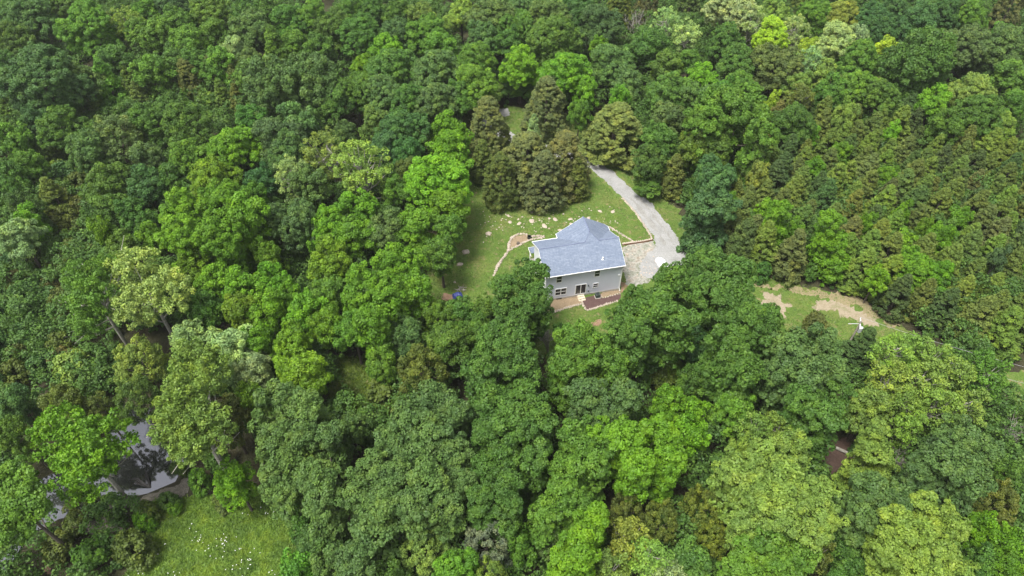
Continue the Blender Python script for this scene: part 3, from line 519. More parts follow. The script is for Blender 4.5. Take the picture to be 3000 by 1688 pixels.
(53.7,125.0,1.49,10.0,'o','yellow','small yellow-green broadleaf tree above the cedar slope',0),
(-26.3,125.0,3.77,13.1,'o','grey',"grey-green broadleaf tree left of the driveway's far end, middle of three",0),
(-32.1,125.3,3.51,12.7,'o','mid',"mid-green broadleaf tree left of the driveway's far end, leftmost of two",0),
(32.7,125.5,3.78,13.1,'o','mid','mid-green broadleaf tree right of the cedars by the driveway, topmost of two',0),
(22.4,126.1,1.91,10.6,'o','bright',"small bright green broadleaf tree by the driveway's upper bend",0),
(55.9,126.2,1.69,7.0,'c','brown','small brownish cedar above the cedar slope',0),
(-95.7,126.3,7.23,17.8,'o','deep','large dark green broadleaf tree in the top left corner',0),
(43.2,126.4,2.99,12.0,'o','mid','small mid-green broadleaf tree right of the cedars by the driveway, topmost of two',0),
(15.1,126.7,2.73,11.7,'o','bright','small bright green broadleaf tree behind the cedars by the driveway',0),
(47.0,126.9,3.54,12.8,'o','fresh','fresh green broadleaf tree at the top edge above the driveway woods',0),
(65.9,126.9,3.00,12.0,'o','mid','small mid-green broadleaf tree above the cedar slope',0),
(-107.0,127.2,2.25,8.5,'c','olive','olive green cedar at the left edge, above the brushy slope',0),
(71.1,127.4,3.54,12.8,'o','fresh','fresh green broadleaf tree above the cedar slope',0),
(-10.3,127.7,2.53,9.2,'c','brown','brownish cedar behind the cedars by the driveway',0),
(-85.6,128.5,2.28,4.9,'s','mid','mid-green shrub around the brown cedar patch at upper left',0),
(-7.6,128.6,3.84,13.2,'o','fresh','fresh green broadleaf tree behind the cedars by the driveway',0),
(60.2,129.9,2.77,11.7,'o','lime','small lime green broadleaf tree above the cedar slope, leftmost of two',0),
(39.7,130.0,3.59,12.8,'o','bright','bright green broadleaf tree at the top edge above the driveway woods',0),
(24.1,130.1,3.04,12.1,'o','grey',"small grey-green broadleaf tree by the driveway's upper bend",0),
(-59.0,130.5,2.15,8.2,'c','olive','small olive green cedar in the upper left woods',0),
(10.8,130.5,4.96,14.7,'o','bright','bright green broadleaf tree at top edge just right of middle',0),
(77.3,130.8,2.57,9.3,'c','olive','olive green cedar above the cedar slope, rightmost of two',0),
(-89.4,130.8,3.33,12.5,'o','grey','grey-green broadleaf tree in the top left corner, rightmost of two',0),
(-89.4,130.9,2.45,5.2,'s','lime','lime green shrub around the brown cedar patch at upper left',0),
(-80.4,131.1,2.15,8.2,'c','olive','small olive green cedar around the brown cedar patch at upper left',0),
(-62.3,131.3,2.29,8.6,'c','olive','olive green cedar in the upper left woods',0),
(69.4,131.8,2.58,9.3,'c','brown','brownish cedar above the cedar slope',0),
(105.1,131.9,3.35,12.5,'o','mid','mid-green broadleaf tree in the top right corner',0),
(-86.2,131.9,3.12,12.9,'p','fresh','fresh green pointed young tree around the brown cedar patch at upper left',0),
(-55.6,132.8,3.08,12.2,'o','mid','small mid-green broadleaf tree in the upper left woods',0),
(-25.6,133.0,4.74,14.4,'o','mid','mid-green broadleaf tree at top edge just left of middle, lowest of four',0),
(85.9,133.2,9.43,16.4,'o','mid','wide many-lobed mid-green broadleaf tree in the top right corner',[[-2.8,-1.4,12.02,6.3],[2.8,1.4,12.02,5.71]]),
(-16.4,133.3,4.48,14.0,'o','grey','grey-green broadleaf tree at top edge just left of middle, second from left of four',0),
(-67.7,133.9,2.19,4.7,'s','lime','lime green shrub in the upper left woods',0),
(-77.3,134.1,3.38,12.6,'o','fresh','fresh green broadleaf tree at top edge towards left, second from left of six',0),
(66.9,134.2,2.82,11.8,'o','lime','small lime green broadleaf tree at the top edge, towards the right',0),
(-79.6,134.8,2.48,9.0,'c','olive','olive green cedar around the brown cedar patch at upper left, rightmost of two',0),
(55.7,135.0,4.51,14.1,'o','grey','grey-green broadleaf tree at the top edge, towards the right',0),
(-4.6,135.7,3.22,5.2,'o','mid','mid-green broadleaf tree behind the cedars by the driveway, leftmost of two',0),
(63.2,135.9,3.11,13.7,'a','pale','small pale green loose-crowned tree at the top edge, towards the right, middle of three',0),
(-70.4,136.0,3.21,10.9,'c','brown','brownish cedar at top edge towards left',0),
(1.8,136.2,3.98,13.4,'o','bright','bright green broadleaf tree behind the cedars by the driveway',0),
(1.5,136.7,3.52,5.4,'o','mid','mid-green broadleaf tree behind the cedars by the driveway, rightmost of two',0),
(21.4,136.8,3.99,13.4,'o','grey','grey-green broadleaf tree at top edge just right of middle, rightmost of three',0),
(-73.9,136.9,2.08,4.5,'s','grey','grey-green shrub around the brown cedar patch at upper left',0),
(-61.2,137.0,2.50,9.1,'c','brown','brownish cedar in the upper left woods, rightmost of two',0),
(-32.3,137.1,2.29,11.1,'o','bright',"small bright green broadleaf tree left of the driveway's far end",0),
(49.1,137.5,3.86,13.2,'o','mid','mid-green broadleaf tree at the top edge above the driveway woods, rightmost of three',0),
(-68.9,137.8,3.16,12.3,'o','mid','small mid-green broadleaf tree at top edge towards left, rightmost of two',0),
(33.4,137.8,3.16,12.3,'o','mid','small mid-green broadleaf tree at the top edge above the driveway woods, leftmost of two',0),
(-7.9,137.9,4.01,13.4,'o','fresh','fresh green broadleaf tree at top edge just left of middle, rightmost of three',0),
(-84.9,138.1,2.51,9.1,'c','olive','olive green cedar around the brown cedar patch at upper left, leftmost of two',0),
(-63.9,138.2,3.30,12.5,'o','fresh','fresh green broadleaf tree at top edge towards left, rightmost of six',0),
(-65.9,138.3,2.95,10.3,'c','brown','brownish cedar in the upper left woods, leftmost of two',0),
(75.7,138.5,4.02,13.4,'o','mid','mid-green broadleaf tree at the top edge, towards the right',0),
(-74.2,138.9,3.17,12.3,'o','mid','small mid-green broadleaf tree at top edge towards left, leftmost of two',0),
(-87.3,139.3,3.32,12.5,'o','mid','mid-green broadleaf tree at top edge towards left, leftmost of three',0),
(39.1,139.6,2.61,11.5,'o','mid','small mid-green broadleaf tree at the top edge above the driveway woods, rightmost of two',0),
(-112.2,140.0,2.32,11.1,'o','deep','small dark green broadleaf tree in the top left corner',0),
(-78.7,140.4,2.24,8.4,'c','brown','small brownish cedar at top edge towards left',0),
(-58.4,140.8,2.62,11.5,'o','grey','small grey-green broadleaf tree at the top edge, left of centre',0),
(107.6,142.4,4.67,14.3,'o','grey','grey-green broadleaf tree in the top right corner, rightmost of two',0),
(100.0,143.0,4.68,14.3,'o','grey','grey-green broadleaf tree in the top right corner, leftmost of two',0),
(30.0,143.4,4.40,13.9,'o','mid','mid-green broadleaf tree at the top edge above the driveway woods, leftmost of three',0),
(-62.8,144.2,2.81,11.8,'o','pale','small pale green broadleaf tree at the top edge, left of centre',0),
(83.6,144.2,2.81,11.8,'o','yellow','small yellow-green broadleaf tree at the top edge, towards the right, rightmost of two',0),
(-43.5,144.3,3.25,12.4,'o','mid','mid-green broadleaf tree at the top edge, left of centre, fourth from left of six',0),
(-16.2,144.7,3.40,12.6,'o','fresh','fresh green broadleaf tree at top edge just left of middle, middle of three',0),
(-28.4,144.9,3.26,12.4,'o','bright','bright green broadleaf tree at top edge just left of middle',0),
(8.9,145.5,5.61,15.6,'o','mid','mid-green broadleaf tree at top edge just right of middle, rightmost of three',0),
(73.1,145.6,4.15,13.6,'o','pale','pale green broadleaf tree at the top edge, towards the right',0),
(-73.2,145.9,3.86,13.2,'o','fresh','fresh green broadleaf tree at top edge towards left, fourth from left of six',0),
(19.8,146.0,2.39,11.2,'o','bright','small bright green broadleaf tree at top edge just right of middle',0),
(67.4,146.0,2.39,11.2,'o','yellow','small yellow-green broadleaf tree at the top edge, towards the right, leftmost of two',0),
(-53.8,146.0,3.32,13.3,'p','fresh','fresh green pointed young tree at the top edge, left of centre',0),
(-113.3,147.2,3.88,13.2,'o','mid','mid-green broadleaf tree in the top left corner, leftmost of two',0),
(-49.3,147.3,2.85,11.8,'o','fresh','small fresh green broadleaf tree at the top edge, left of centre',0),
(48.5,147.6,3.59,12.9,'o','mid','mid-green broadleaf tree at the top edge above the driveway woods, middle of three',0),
(-1.1,147.9,3.30,12.5,'o','mid','mid-green broadleaf tree at top edge just right of middle, leftmost of three',0),
(78.3,148.1,2.69,13.0,'a','pale','small pale green loose-crowned tree at the top edge, towards the right, rightmost of three',0),
(-82.1,148.7,4.21,13.7,'o','fresh','fresh green broadleaf tree at top edge towards left, third from left of six',0),
(95.3,149.0,3.02,12.1,'o','mid','small mid-green broadleaf tree in the top right corner',0),
(-6.6,149.2,3.32,12.5,'o','grey','grey-green broadleaf tree at top edge just left of middle, third from left of four',0),
(-19.5,149.3,4.22,13.7,'o','fresh','fresh green broadleaf tree at top edge just left of middle, leftmost of three',0),
(-34.4,149.9,4.23,13.7,'o','mid','mid-green broadleaf tree at top edge just left of middle, third from top of four',0),
(40.1,150.0,2.72,13.1,'a','pale','small pale green loose-crowned tree at the top edge above the driveway woods, rightmost of two',0),
(59.9,150.1,3.63,12.9,'o','yellow','yellow-green broadleaf tree at the top edge, towards the right',0),
(84.7,150.7,3.65,12.9,'o','deep','dark green broadleaf tree at the top edge, towards the right, lowest of three',0),
(65.0,150.8,3.03,13.5,'a','pale','small pale green loose-crowned tree at the top edge, towards the right, leftmost of three',0),
(-26.1,151.1,3.35,12.5,'o','grey','grey-green broadleaf tree at top edge just left of middle, leftmost of four',0),
(113.5,151.3,2.75,11.7,'o','fresh','small fresh green broadleaf tree in the top right corner',0),
(-69.4,151.8,3.36,12.5,'o','mid','mid-green broadleaf tree at top edge towards left, rightmost of three',0),
(-97.7,151.8,5.76,15.8,'o','fresh','fresh green broadleaf tree in the top left corner',0),
(-60.4,151.9,4.27,13.8,'o','grey','grey-green broadleaf tree at the top edge, left of centre',0),
(-41.5,153.3,3.69,13.0,'o','mid','mid-green broadleaf tree at the top edge, left of centre, fifth from left of six',0),
(1.0,153.3,3.69,13.0,'o','mid','mid-green broadleaf tree at top edge just right of middle, middle of three',0),
(20.7,154.1,4.61,14.2,'o','deep','dark green broadleaf tree at top edge just right of middle, rightmost of two',0),
(-90.0,154.3,3.38,14.1,'a','lime','lime green loose-crowned tree at top edge towards left',0),
(36.1,154.7,3.08,13.6,'a','pale','small pale green loose-crowned tree at the top edge above the driveway woods, leftmost of two',0),
(55.9,154.9,3.38,14.1,'a','pale','pale green loose-crowned tree at the top edge above the driveway woods',0),
(-78.8,155.3,3.72,13.0,'o','mid','mid-green broadleaf tree at top edge towards left, middle of three',0),
(95.1,155.4,4.64,14.3,'o','deep','dark green broadleaf tree in the top right corner, leftmost of two',0),
(-112.8,155.9,5.26,15.1,'o','deep','dark green broadleaf tree in the top left corner',0),
(-4.6,156.3,4.96,14.7,'o','grey','grey-green broadleaf tree at top edge just left of middle, rightmost of four',0),
(-52.6,157.3,3.75,13.1,'o','mid','mid-green broadleaf tree at the top edge, left of centre, third from left of six',0),
(85.5,158.0,3.76,13.1,'o','deep','dark green broadleaf tree at the top edge, towards the right, middle of three',0),
(8.5,158.5,4.39,13.9,'o','grey','grey-green broadleaf tree at top edge just right of middle, middle of three',0),
(-47.5,158.7,3.77,13.1,'o','fresh','fresh green broadleaf tree at the top edge, left of centre',0),
(52.0,159.0,5.02,14.8,'o','pale','pale green broadleaf tree at the top edge above the driveway woods',0),
(78.7,159.4,3.78,13.1,'o','lime','lime green broadleaf tree at the top edge, towards the right, rightmost of two',0),
(-21.5,160.5,3.01,12.1,'o','lime','small lime green broadleaf tree at top edge just left of middle',0),
(72.5,160.5,3.49,12.7,'o','fresh','fresh green broadleaf tree at the top edge, towards the right',0),
(110.5,160.5,3.49,12.7,'o','fresh','fresh green broadleaf tree in the top right corner',0),
(15.9,161.0,4.12,13.6,'o','deep','dark green broadleaf tree at top edge just right of middle, leftmost of two',0),
(-88.5,161.2,3.50,12.7,'o','fresh','fresh green broadleaf tree at top edge towards left, leftmost of six',0),
(-27.6,161.2,3.50,12.7,'o','mid','mid-green broadleaf tree at top edge just left of middle, second from top of four',0),
(-12.3,161.2,3.50,12.7,'o','lime','lime green broadleaf tree at top edge just left of middle',0),
(-73.0,161.3,4.44,14.0,'o','fresh','fresh green broadleaf tree at top edge towards left, fifth from left of six',0),
(-64.0,161.4,3.82,13.2,'o','mid','mid-green broadleaf tree at the top edge, left of centre, leftmost of six',0),
(-33.9,161.4,3.82,13.2,'o','mid','mid-green broadleaf tree at top edge just left of middle, topmost of four',0),
(3.6,161.7,4.13,13.6,'o','grey','grey-green broadleaf tree at top edge just right of middle, leftmost of three',0),
(-39.1,161.9,3.51,12.7,'o','mid','mid-green broadleaf tree at the top edge, left of centre, rightmost of six',0),
(104.8,161.9,3.51,12.7,'o','deep','dark green broadleaf tree in the top right corner, rightmost of two',0),
(-121.6,162.6,3.52,12.7,'o','grey','grey-green broadleaf tree in the top left corner, leftmost of two',0),
(-59.2,162.6,3.52,12.7,'o','mid','mid-green broadleaf tree at the top edge, left of centre, second from left of six',0),
(92.3,162.6,3.52,12.7,'o','deep','dark green broadleaf tree at the top edge, towards the right, topmost of three',0),
(64.0,163.1,3.21,12.3,'o','lime','lime green broadleaf tree at the top edge, towards the right, leftmost of two',0),
(-110.8,164.5,4.18,13.6,'o','mid','mid-green broadleaf tree in the top left corner, rightmost of two',0),
(-83.0,164.7,3.55,12.8,'o','deep','dark green broadleaf tree at top edge towards left',0),
(31.3,165.7,2.99,7.6,'d','dead','grey bare twiggy tree at the top edge above the driveway woods',0),
(125.7,170.0,3.70,12.2,'c','brown','large brownish cedar in the top right corner',0),
(27.6,172.2,3.73,12.3,'c','olive','large olive green cedar at top edge just right of middle',0),
(34.3,172.2,3.73,12.3,'c','brown','large brownish cedar at the top edge above the driveway woods',0),
(45.7,173.8,3.42,11.5,'c','olive','olive green cedar at the top edge above the driveway woods',0),
(75.8,176.9,3.12,10.7,'c','olive','olive green cedar at the top edge, towards the right',0),
]
LAWN = [(-11.2,104.7),(-7.4,109.0),(-7.6,132.4),(0.0,135.2),(18.5,127.0),(23.0,114.6),(28.4,109.0),(32.1,95.6),(34.9,87.4),(40.7,81.5),(49.0,79.9),(56.3,76.0),(62.1,70.8),(64.7,66.6),(57.1,63.3),(44.5,64.6),(34.9,68.7),(21.2,66.6),(15.6,63.3),(7.3,63.3),(0.0,66.6),(-10.8,70.1),(-16.2,74.5),(-14.9,85.7)]
DRIVE_L = [(21.2,102.6),(22.1,100.9),(23.4,97.6),(24.6,94.1),(25.5,91.7),(25.8,89.9),(24.9,87.8),(23.2,86.4),(22.1,84.1),(21.9,81.7),(23.0,80.9)]
DRIVE_R = [(25.3,102.6),(26.7,100.5),(27.8,97.0),(28.8,94.4),(29.7,91.7),(30.1,88.7),(30.7,86.4),(29.9,84.1),(28.5,82.8),(27.3,81.7),(26.0,80.9)]
DRIVE_UP = [(24.4,99.3),(23.4,102.1),(21.5,105.1),(19.3,109.3),(16.9,112.7),(15.3,114.2),(13.3,115.6),(9.9,117.3),(5.7,119.2),(2.2,120.9),(0.0,122.6),(-2.9,125.3),(-5.1,128.3),(-5.1,130.6),(-3.4,132.1),(-0.8,132.7)]
SIDEYARD = [(19.3,89.0),(25.3,90.3),(25.7,88.7),(24.1,86.4),(22.9,83.0),(22.9,80.3),(20.8,79.0),(19.1,79.4),(19.0,80.2),(19.2,84.1),(19.8,84.4)]
STONES = [((3.7,98.4),0.41),((-0.7,97.3),0.36),((-1.8,96.5),0.16),((-0.4,95.5),0.41),((1.3,95.1),0.47),((3.6,95.8),0.62),((5.1,97.6),0.26),((5.1,96.0),0.21),((1.9,97.0),0.21),((6.9,96.5),0.31),((8.0,96.2),0.52),((5.9,94.4),0.62),((8.7,93.3),0.41),((-4.3,92.3),0.62),((-8.2,87.5),0.73),((-9.1,84.4),0.57),((16.5,98.6),0.41),((18.9,98.4),0.47),((6.5,99.2),0.31),((10.8,96.3),0.41),((9.6,97.8),0.21),((14.2,96.6),0.41),((-9.7,80.1),0.26),((10.8,94.9),0.41),((1.2,96.3),0.21)]
EDGE1 = [(-3.1,81.4),(-2.9,82.5),(-2.6,83.6),(-1.9,85.3),(-1.1,86.8),(-0.7,87.8),(-0.5,89.9),(-0.1,91.2),(0.9,92.0),(1.9,92.3),(2.9,92.0),(3.5,91.5),(4.7,91.7),(5.9,91.4)]
EDGE2 = [(-0.7,87.8),(0.2,88.5),(1.1,89.1),(2.1,90.0),(3.5,90.8),(5.9,91.3)]
PIT = [(-0.5,88.7),(-0.3,90.5),(0.7,91.7),(1.9,92.1),(3.0,91.7),(3.2,90.9),(2.1,90.2),(0.9,89.1)]
EDGE3 = [(21.1,102.6),(21.5,101.7),(22.2,100.2),(23.2,98.1),(23.8,96.0),(24.5,93.7),(25.0,92.0),(25.2,90.9)]
EDGE4 = [(25.2,90.6),(23.6,90.1),(22.0,89.8),(19.6,89.3)]
EDGE5 = [(17.8,94.2),(19.3,92.7),(20.6,91.4),(21.7,90.2)]
EDGE6 = [(5.6,73.6),(6.0,73.1),(7.2,73.5),(8.5,74.1),(10.0,74.7),(11.4,75.1)]
EDGE7 = [(11.3,76.3),(11.5,75.4),(11.8,74.5),(12.1,73.7),(13.3,74.1),(14.8,74.8),(16.3,75.4),(17.5,75.8)]
EDGE8 = [(14.7,77.2),(14.8,76.5),(15.7,76.7),(16.9,77.1),(18.1,77.5)]
MULCH = [(11.4,76.3),(12.1,73.8),(13.3,74.1),(14.8,74.9),(16.3,75.5),(17.9,76.1),(18.1,77.5),(15.7,76.7),(14.8,76.4),(14.8,77.5)]
DIRTBED = [(6.3,75.6),(5.7,73.6),(6.0,73.2),(8.5,74.1),(11.4,75.2),(11.3,76.7),(11.3,77.0),(6.5,76.1)]
DIRTBED2 = [(14.7,77.3),(14.9,76.5),(16.9,77.1),(18.1,77.6),(18.1,78.4),(15.1,77.7)]
DIRTR = [(18.4,80.1),(19.6,79.7),(19.2,78.8),(18.1,77.6)]
DIRT1 = [(41.3,77.4),(42.5,77.7),(44.7,75.9),(45.8,74.7),(44.5,73.5),(43.9,72.2),(42.7,73.1),(41.9,75.0),(40.4,74.5)]
DIRT2 = [(50.2,75.9),(51.9,76.5),(54.8,75.4),(57.4,73.5),(58.2,71.5),(58.6,70.4),(57.1,70.3),(55.1,71.8),(53.8,72.4),(51.8,73.5),(49.6,74.1)]
DIRT3 = [(40.9,80.0),(44.3,79.3),(48.5,78.6),(52.7,77.8),(56.7,76.5),(60.2,74.1),(62.8,71.8),(61.9,70.2),(59.1,71.3),(56.1,74.7),(52.3,76.5),(48.3,77.7),(44.1,78.4),(41.2,79.2)]
DIRT4 = [(-11.4,77.5),(-9.5,77.7),(-9.1,76.7),(-9.6,75.9),(-11.3,76.2)]
DIRT5 = [(12.1,70.7),(14.0,71.8),(14.2,71.2),(13.7,70.5),(12.2,70.4)]
DIRT6 = [(30.9,87.9),(32.4,88.4),(34.8,87.6),(34.4,86.7),(31.4,86.7)]
CREEK = [(-58.0,56.7),(-51.2,55.5),(-48.2,50.3),(-44.3,47.4),(-44.7,43.8),(-48.4,41.8),(-52.4,41.8),(-54.9,39.2),(-58.3,38.5),(-60.2,36.4),(-60.4,32.4),(-63.0,30.7),(-66.8,34.7),(-64.6,36.8),(-63.6,39.9),(-63.3,44.6),(-58.8,46.6),(-56.6,49.0),(-58.2,52.8)]
BANK = [(-48.4,41.7),(-44.3,43.5),(-43.0,44.9),(-42.0,41.7),(-45.3,39.9),(-49.2,39.4),(-48.8,36.9),(-53.9,36.1),(-55.8,38.1),(-54.2,38.8),(-51.8,41.2)]
BANK2 = [(-57.8,34.2),(-56.7,34.4),(-54.6,31.2),(-56.0,31.2)]
MEADOW = [(-46.4,40.6),(-41.5,41.2),(-33.9,41.9),(-30.1,40.4),(-28.0,36.9),(-25.6,31.2),(-24.8,27.4),(-45.5,27.4),(-46.2,31.2),(-44.5,35.2)]
GRASSGAP = [(-27.1,64.0),(-22.0,64.6),(-19.2,59.5),(-19.0,54.2),(-24.2,53.0),(-26.6,55.9)]
GRASSR = [(73.6,62.0),(80.3,62.0),(76.4,53.0),(71.2,54.2)]
FLOORGAP = [(42.4,49.6),(46.3,50.2),(46.5,46.9),(44.7,43.2),(42.6,43.2),(41.7,46.1)]
MISC = {'tarp':(-9.0,76.8),'tub':(14.2,77.2),'stump':(1.1,89.6),'pile':(26.0,84.7),'stones2':(13.0,71.1),'log':(45.6,47.5),'branch':(-49.0,43.8),'pole':(49.3,62.9),'w1':(68.7,55.1),'w2':(62.7,55.3),'barrel':(3.1,91.1)}

# ---------------------------------------------------------------- helpers
def tag(o,label=None,cat=None,group=None,kind=None):
    if label:o['label']=label
    if cat:o['category']=cat
    if group:o['group']=group
    if kind:o['kind']=kind
    return o
def link(name,me,m=None,parent=None):
    o=bpy.data.objects.new(name,me); COL.objects.link(o)
    if m: me.materials.append(m)
    if parent: o.parent=parent
    return o
def empty(name,loc,rz=0):
    o=bpy.data.objects.new(name,None); COL.objects.link(o); o.location=loc; o.rotation_euler=(0,0,rz); return o
def mesh_np(name,V,F,tint=None):
    """V (n,3); F (m,k) with k constant."""
    me=bpy.data.meshes.new(name); V=np.asarray(V,np.float32); F=np.asarray(F,np.int32); m,k=F.shape
    me.vertices.add(len(V)); me.vertices.foreach_set('co',V.ravel())
    me.loops.add(m*k); me.loops.foreach_set('vertex_index',F.ravel())
    me.polygons.add(m); me.polygons.foreach_set('loop_start',np.arange(0,m*k,k,dtype=np.int32))
    if tint is not None:
        a=me.attributes.new('tint','FLOAT','FACE'); a.data.foreach_set('value',np.asarray(tint,np.float32))
    me.update(calc_edges=True); return me
class MB:
    def __init__(s): s.v=[];s.f=[]
    def add(s,v,f):
        n=len(s.v); s.v+= [tuple(p) for p in v]; s.f+=[tuple(i+n for i in q) for q in f]
    def box(s,a,b):
        x0,y0,z0=a;x1,y1,z1=b
        s.add([(x0,y0,z0),(x1,y0,z0),(x1,y1,z0),(x0,y1,z0),(x0,y0,z1),(x1,y0,z1),(x1,y1,z1),(x0,y1,z1)],[(0,3,2,1),(4,5,6,7),(0,1,5,4),(1,2,6,5),(2,3,7,6),(3,0,4,7)])
    def prism(s,pts,dz):
        n=len(pts); s.add(list(pts)+[(p[0],p[1],p[2]-dz) for p in pts],[tuple(range(n)),tuple(range(2*n-1,n-1,-1))]+[(i,i+n,(i+1)%n+n,(i+1)%n) for i in range(n)])
    def tube(s,pts,rad,n=7,cap=True):
        rings=[];pts=[Vector(p) for p in pts]
        for i,p in enumerate(pts):
            t=(pts[min(i+1,len(pts)-1)]-pts[max(i-1,0)]).normalized()
            a=t.orthogonal().normalized(); b=t.cross(a)
            rings.append([p+(a*math.cos(k*2*math.pi/n)+b*math.sin(k*2*math.pi/n))*rad[i] for k in range(n)])
        v=[q for r in rings for q in r]; f=[]
        for i in range(len(pts)-1):
            for k in range(n): f.append((i*n+k,i*n+(k+1)%n,(i+1)*n+(k+1)%n,(i+1)*n+k))
        if cap: f+=[tuple(range(n-1,-1,-1)),tuple(range((len(pts)-1)*n,len(pts)*n))]
        s.add(v,f)
    def build(s,name,m=None,parent=None,smooth=False):
        me=bpy.data.meshes.new(name); me.from_pydata(s.v,[],s.f)
        bm=bmesh.new(); bm.from_mesh(me); bmesh.ops.recalc_face_normals(bm,faces=bm.faces); bm.to_mesh(me); bm.free()
        if smooth: me.shade_smooth()
        return link(name,me,m,parent)
# ---------------------------------------------------------------- materials
def mat(name,col=(.5,.5,.5),rough=.8,spec=.3,metal=0):
    m=bpy.data.materials.new(name); m.use_nodes=True; b=m.node_tree.nodes['Principled BSDF']
    b.inputs['Base Color'].default_value=(*col,1); b.inputs['Roughness'].default_value=rough
    b.inputs['Specular IOR Level'].default_value=spec; b.inputs['Metallic'].default_value=metal
    return m
def ramp(nt,fac,stops):
    r=nt.nodes.new('ShaderNodeValToRGB'); e=r.color_ramp.elements
    while len(e)<len(stops): e.new(.5)
    for k,(p,c) in enumerate(stops): e[k].position=p; e[k].color=(*c,1)
    nt.links.new(fac,r.inputs[0]); return r.outputs[0]
def nz(nt,scale,detail=6,rough=.6,vec=None,dist=0):
    n=nt.nodes.new('ShaderNodeTexNoise'); n.inputs['Scale'].default_value=scale; n.inputs['Detail'].default_value=detail
    n.inputs['Roughness'].default_value=rough; n.inputs['Distortion'].default_value=dist
    if vec is None:
        tc=nt.nodes.new('ShaderNodeTexCoord'); vec=tc.outputs['Object']
    nt.links.new(vec,n.inputs['Vector']); return n.outputs['Fac']
def mixc(nt,fac,a,b,mode='MIX'):
    x=nt.nodes.new('ShaderNodeMix'); x.data_type='RGBA'; x.blend_type=mode
    for s,v in ((x.inputs[0],fac),(x.inputs[6],a),(x.inputs[7],b)):
        if hasattr(v,'links') : nt.links.new(v,s)
        else: s.default_value=v if isinstance(v,(int,float)) else (*v,1)
    return x.outputs[2]
def nmat(name,s1,stops1,s2=None,stops2=None,rough=.9,bump=.3,bs=3.,bd=.1,spec=.2):
    m=mat(name,rough=rough,spec=spec); nt=m.node_tree; b=nt.nodes['Principled BSDF']
    c=ramp(nt,nz(nt,s1),stops1)
    if s2: c=mixc(nt,.5,c,ramp(nt,nz(nt,s2,8,.7),stops2))
    nt.links.new(c,b.inputs['Base Color'])
    if bump:
        bp=nt.nodes.new('ShaderNodeBump'); bp.inputs['Strength'].default_value=bump; bp.inputs['Distance'].default_value=bd
        nt.links.new(nz(nt,bs,8,.7),bp.inputs['Height']); nt.links.new(bp.outputs[0],b.inputs['Normal'])
    return m
def leafmat(name,trans=.3,spread=1.0,rough=.55):
    m=bpy.data.materials.new(name); m.use_nodes=True; nt=m.node_tree; b=nt.nodes['Principled BSDF']
    oi=nt.nodes.new('ShaderNodeObjectInfo'); at=nt.nodes.new('ShaderNodeAttribute'); at.attribute_name='tint'
    v=ramp(nt,at.outputs['Fac'],[(0,(.58,.64,.72)),(.5,(1,1,1)),(1,(1.5,1.45,1.15))])
    c=mixc(nt,spread,oi.outputs['Color'],v,'MULTIPLY')
    rv=ramp(nt,oi.outputs['Random'],[(0,(.88,.90,.95)),(.5,(1,1,1)),(1,(1.12,1.08,.95))])
    c=mixc(nt,1.0,c,rv,'MULTIPLY')
    c=mixc(nt,1.0,c,ramp(nt,nz(nt,.55,4,.65),[(.32,(.75,.82,.88)),(.5,(1,1,1)),(.68,(1.32,1.16,.9))]),'MULTIPLY')
    nt.links.new(c,b.inputs['Base Color']); b.inputs['Roughness'].default_value=rough; b.inputs['Specular IOR Level'].default_value=.25
    tr=nt.nodes.new('ShaderNodeBsdfTranslucent'); c2=mixc(nt,1.0,c,(1.15,1.25,.5),'MULTIPLY'); nt.links.new(c2,tr.inputs[0])
    mx=nt.nodes.new('ShaderNodeMixShader'); mx.inputs[0].default_value=trans
    nt.links.new(b.outputs[0],mx.inputs[1]); nt.links.new(tr.outputs[0],mx.inputs[2])
    nt.links.new(mx.outputs[0],nt.nodes['Material Output'].inputs[0]); return m
LEAF=leafmat('leaf',.24); NEEDLE=leafmat('cedar_needles',.25,.8,.7)
BARK=nmat('bark',6,[(.3,(.05,.04,.03)),(.7,(.13,.11,.09))],bump=.5,bs=12,bd=.03)
PALEBARK=nmat('pale_bark',4,[(.3,(.16,.15,.12)),(.7,(.42,.40,.35))],bump=.3,bs=12,bd=.03)
COLR=dict(grey=(.072,.146,.043),mid=(.060,.143,.025),fresh=(.080,.185,.024),bright=(.092,.222,.013),deep=(.042,.115,.034),lime=(.135,.212,.040),
 yellow=(.215,.320,.026),pale=(.190,.275,.105),teal=(.058,.138,.048),olive=(.085,.128,.028),brown=(.095,.110,.036),rust=(.108,.138,.022),
 paleyellow=(.195,.275,.085),palegrey=(.150,.200,.100),dark=(.048,.078,.022),dead=(.2,.2,.2),khaki=(.14,.15,.06))
CEDC=dict(olive=(.098,.142,.029),khaki=(.124,.152,.050),brown=(.106,.134,.038),dark=(.060,.102,.028),lime=(.115,.182,.028))
for _k,_v in list(COLR.items()):
    if _k in('pale','yellow','lime','paleyellow','rust'): COLR[_k]=(_v[0]*1.12,_v[1]*1.12,_v[2])
    elif _k not in('dead','palegrey'): COLR[_k]=tuple((.92*a+.08*b)*c for a,b,c in zip(_v,(.080,.160,.026),(1.10,1.0,.86)))
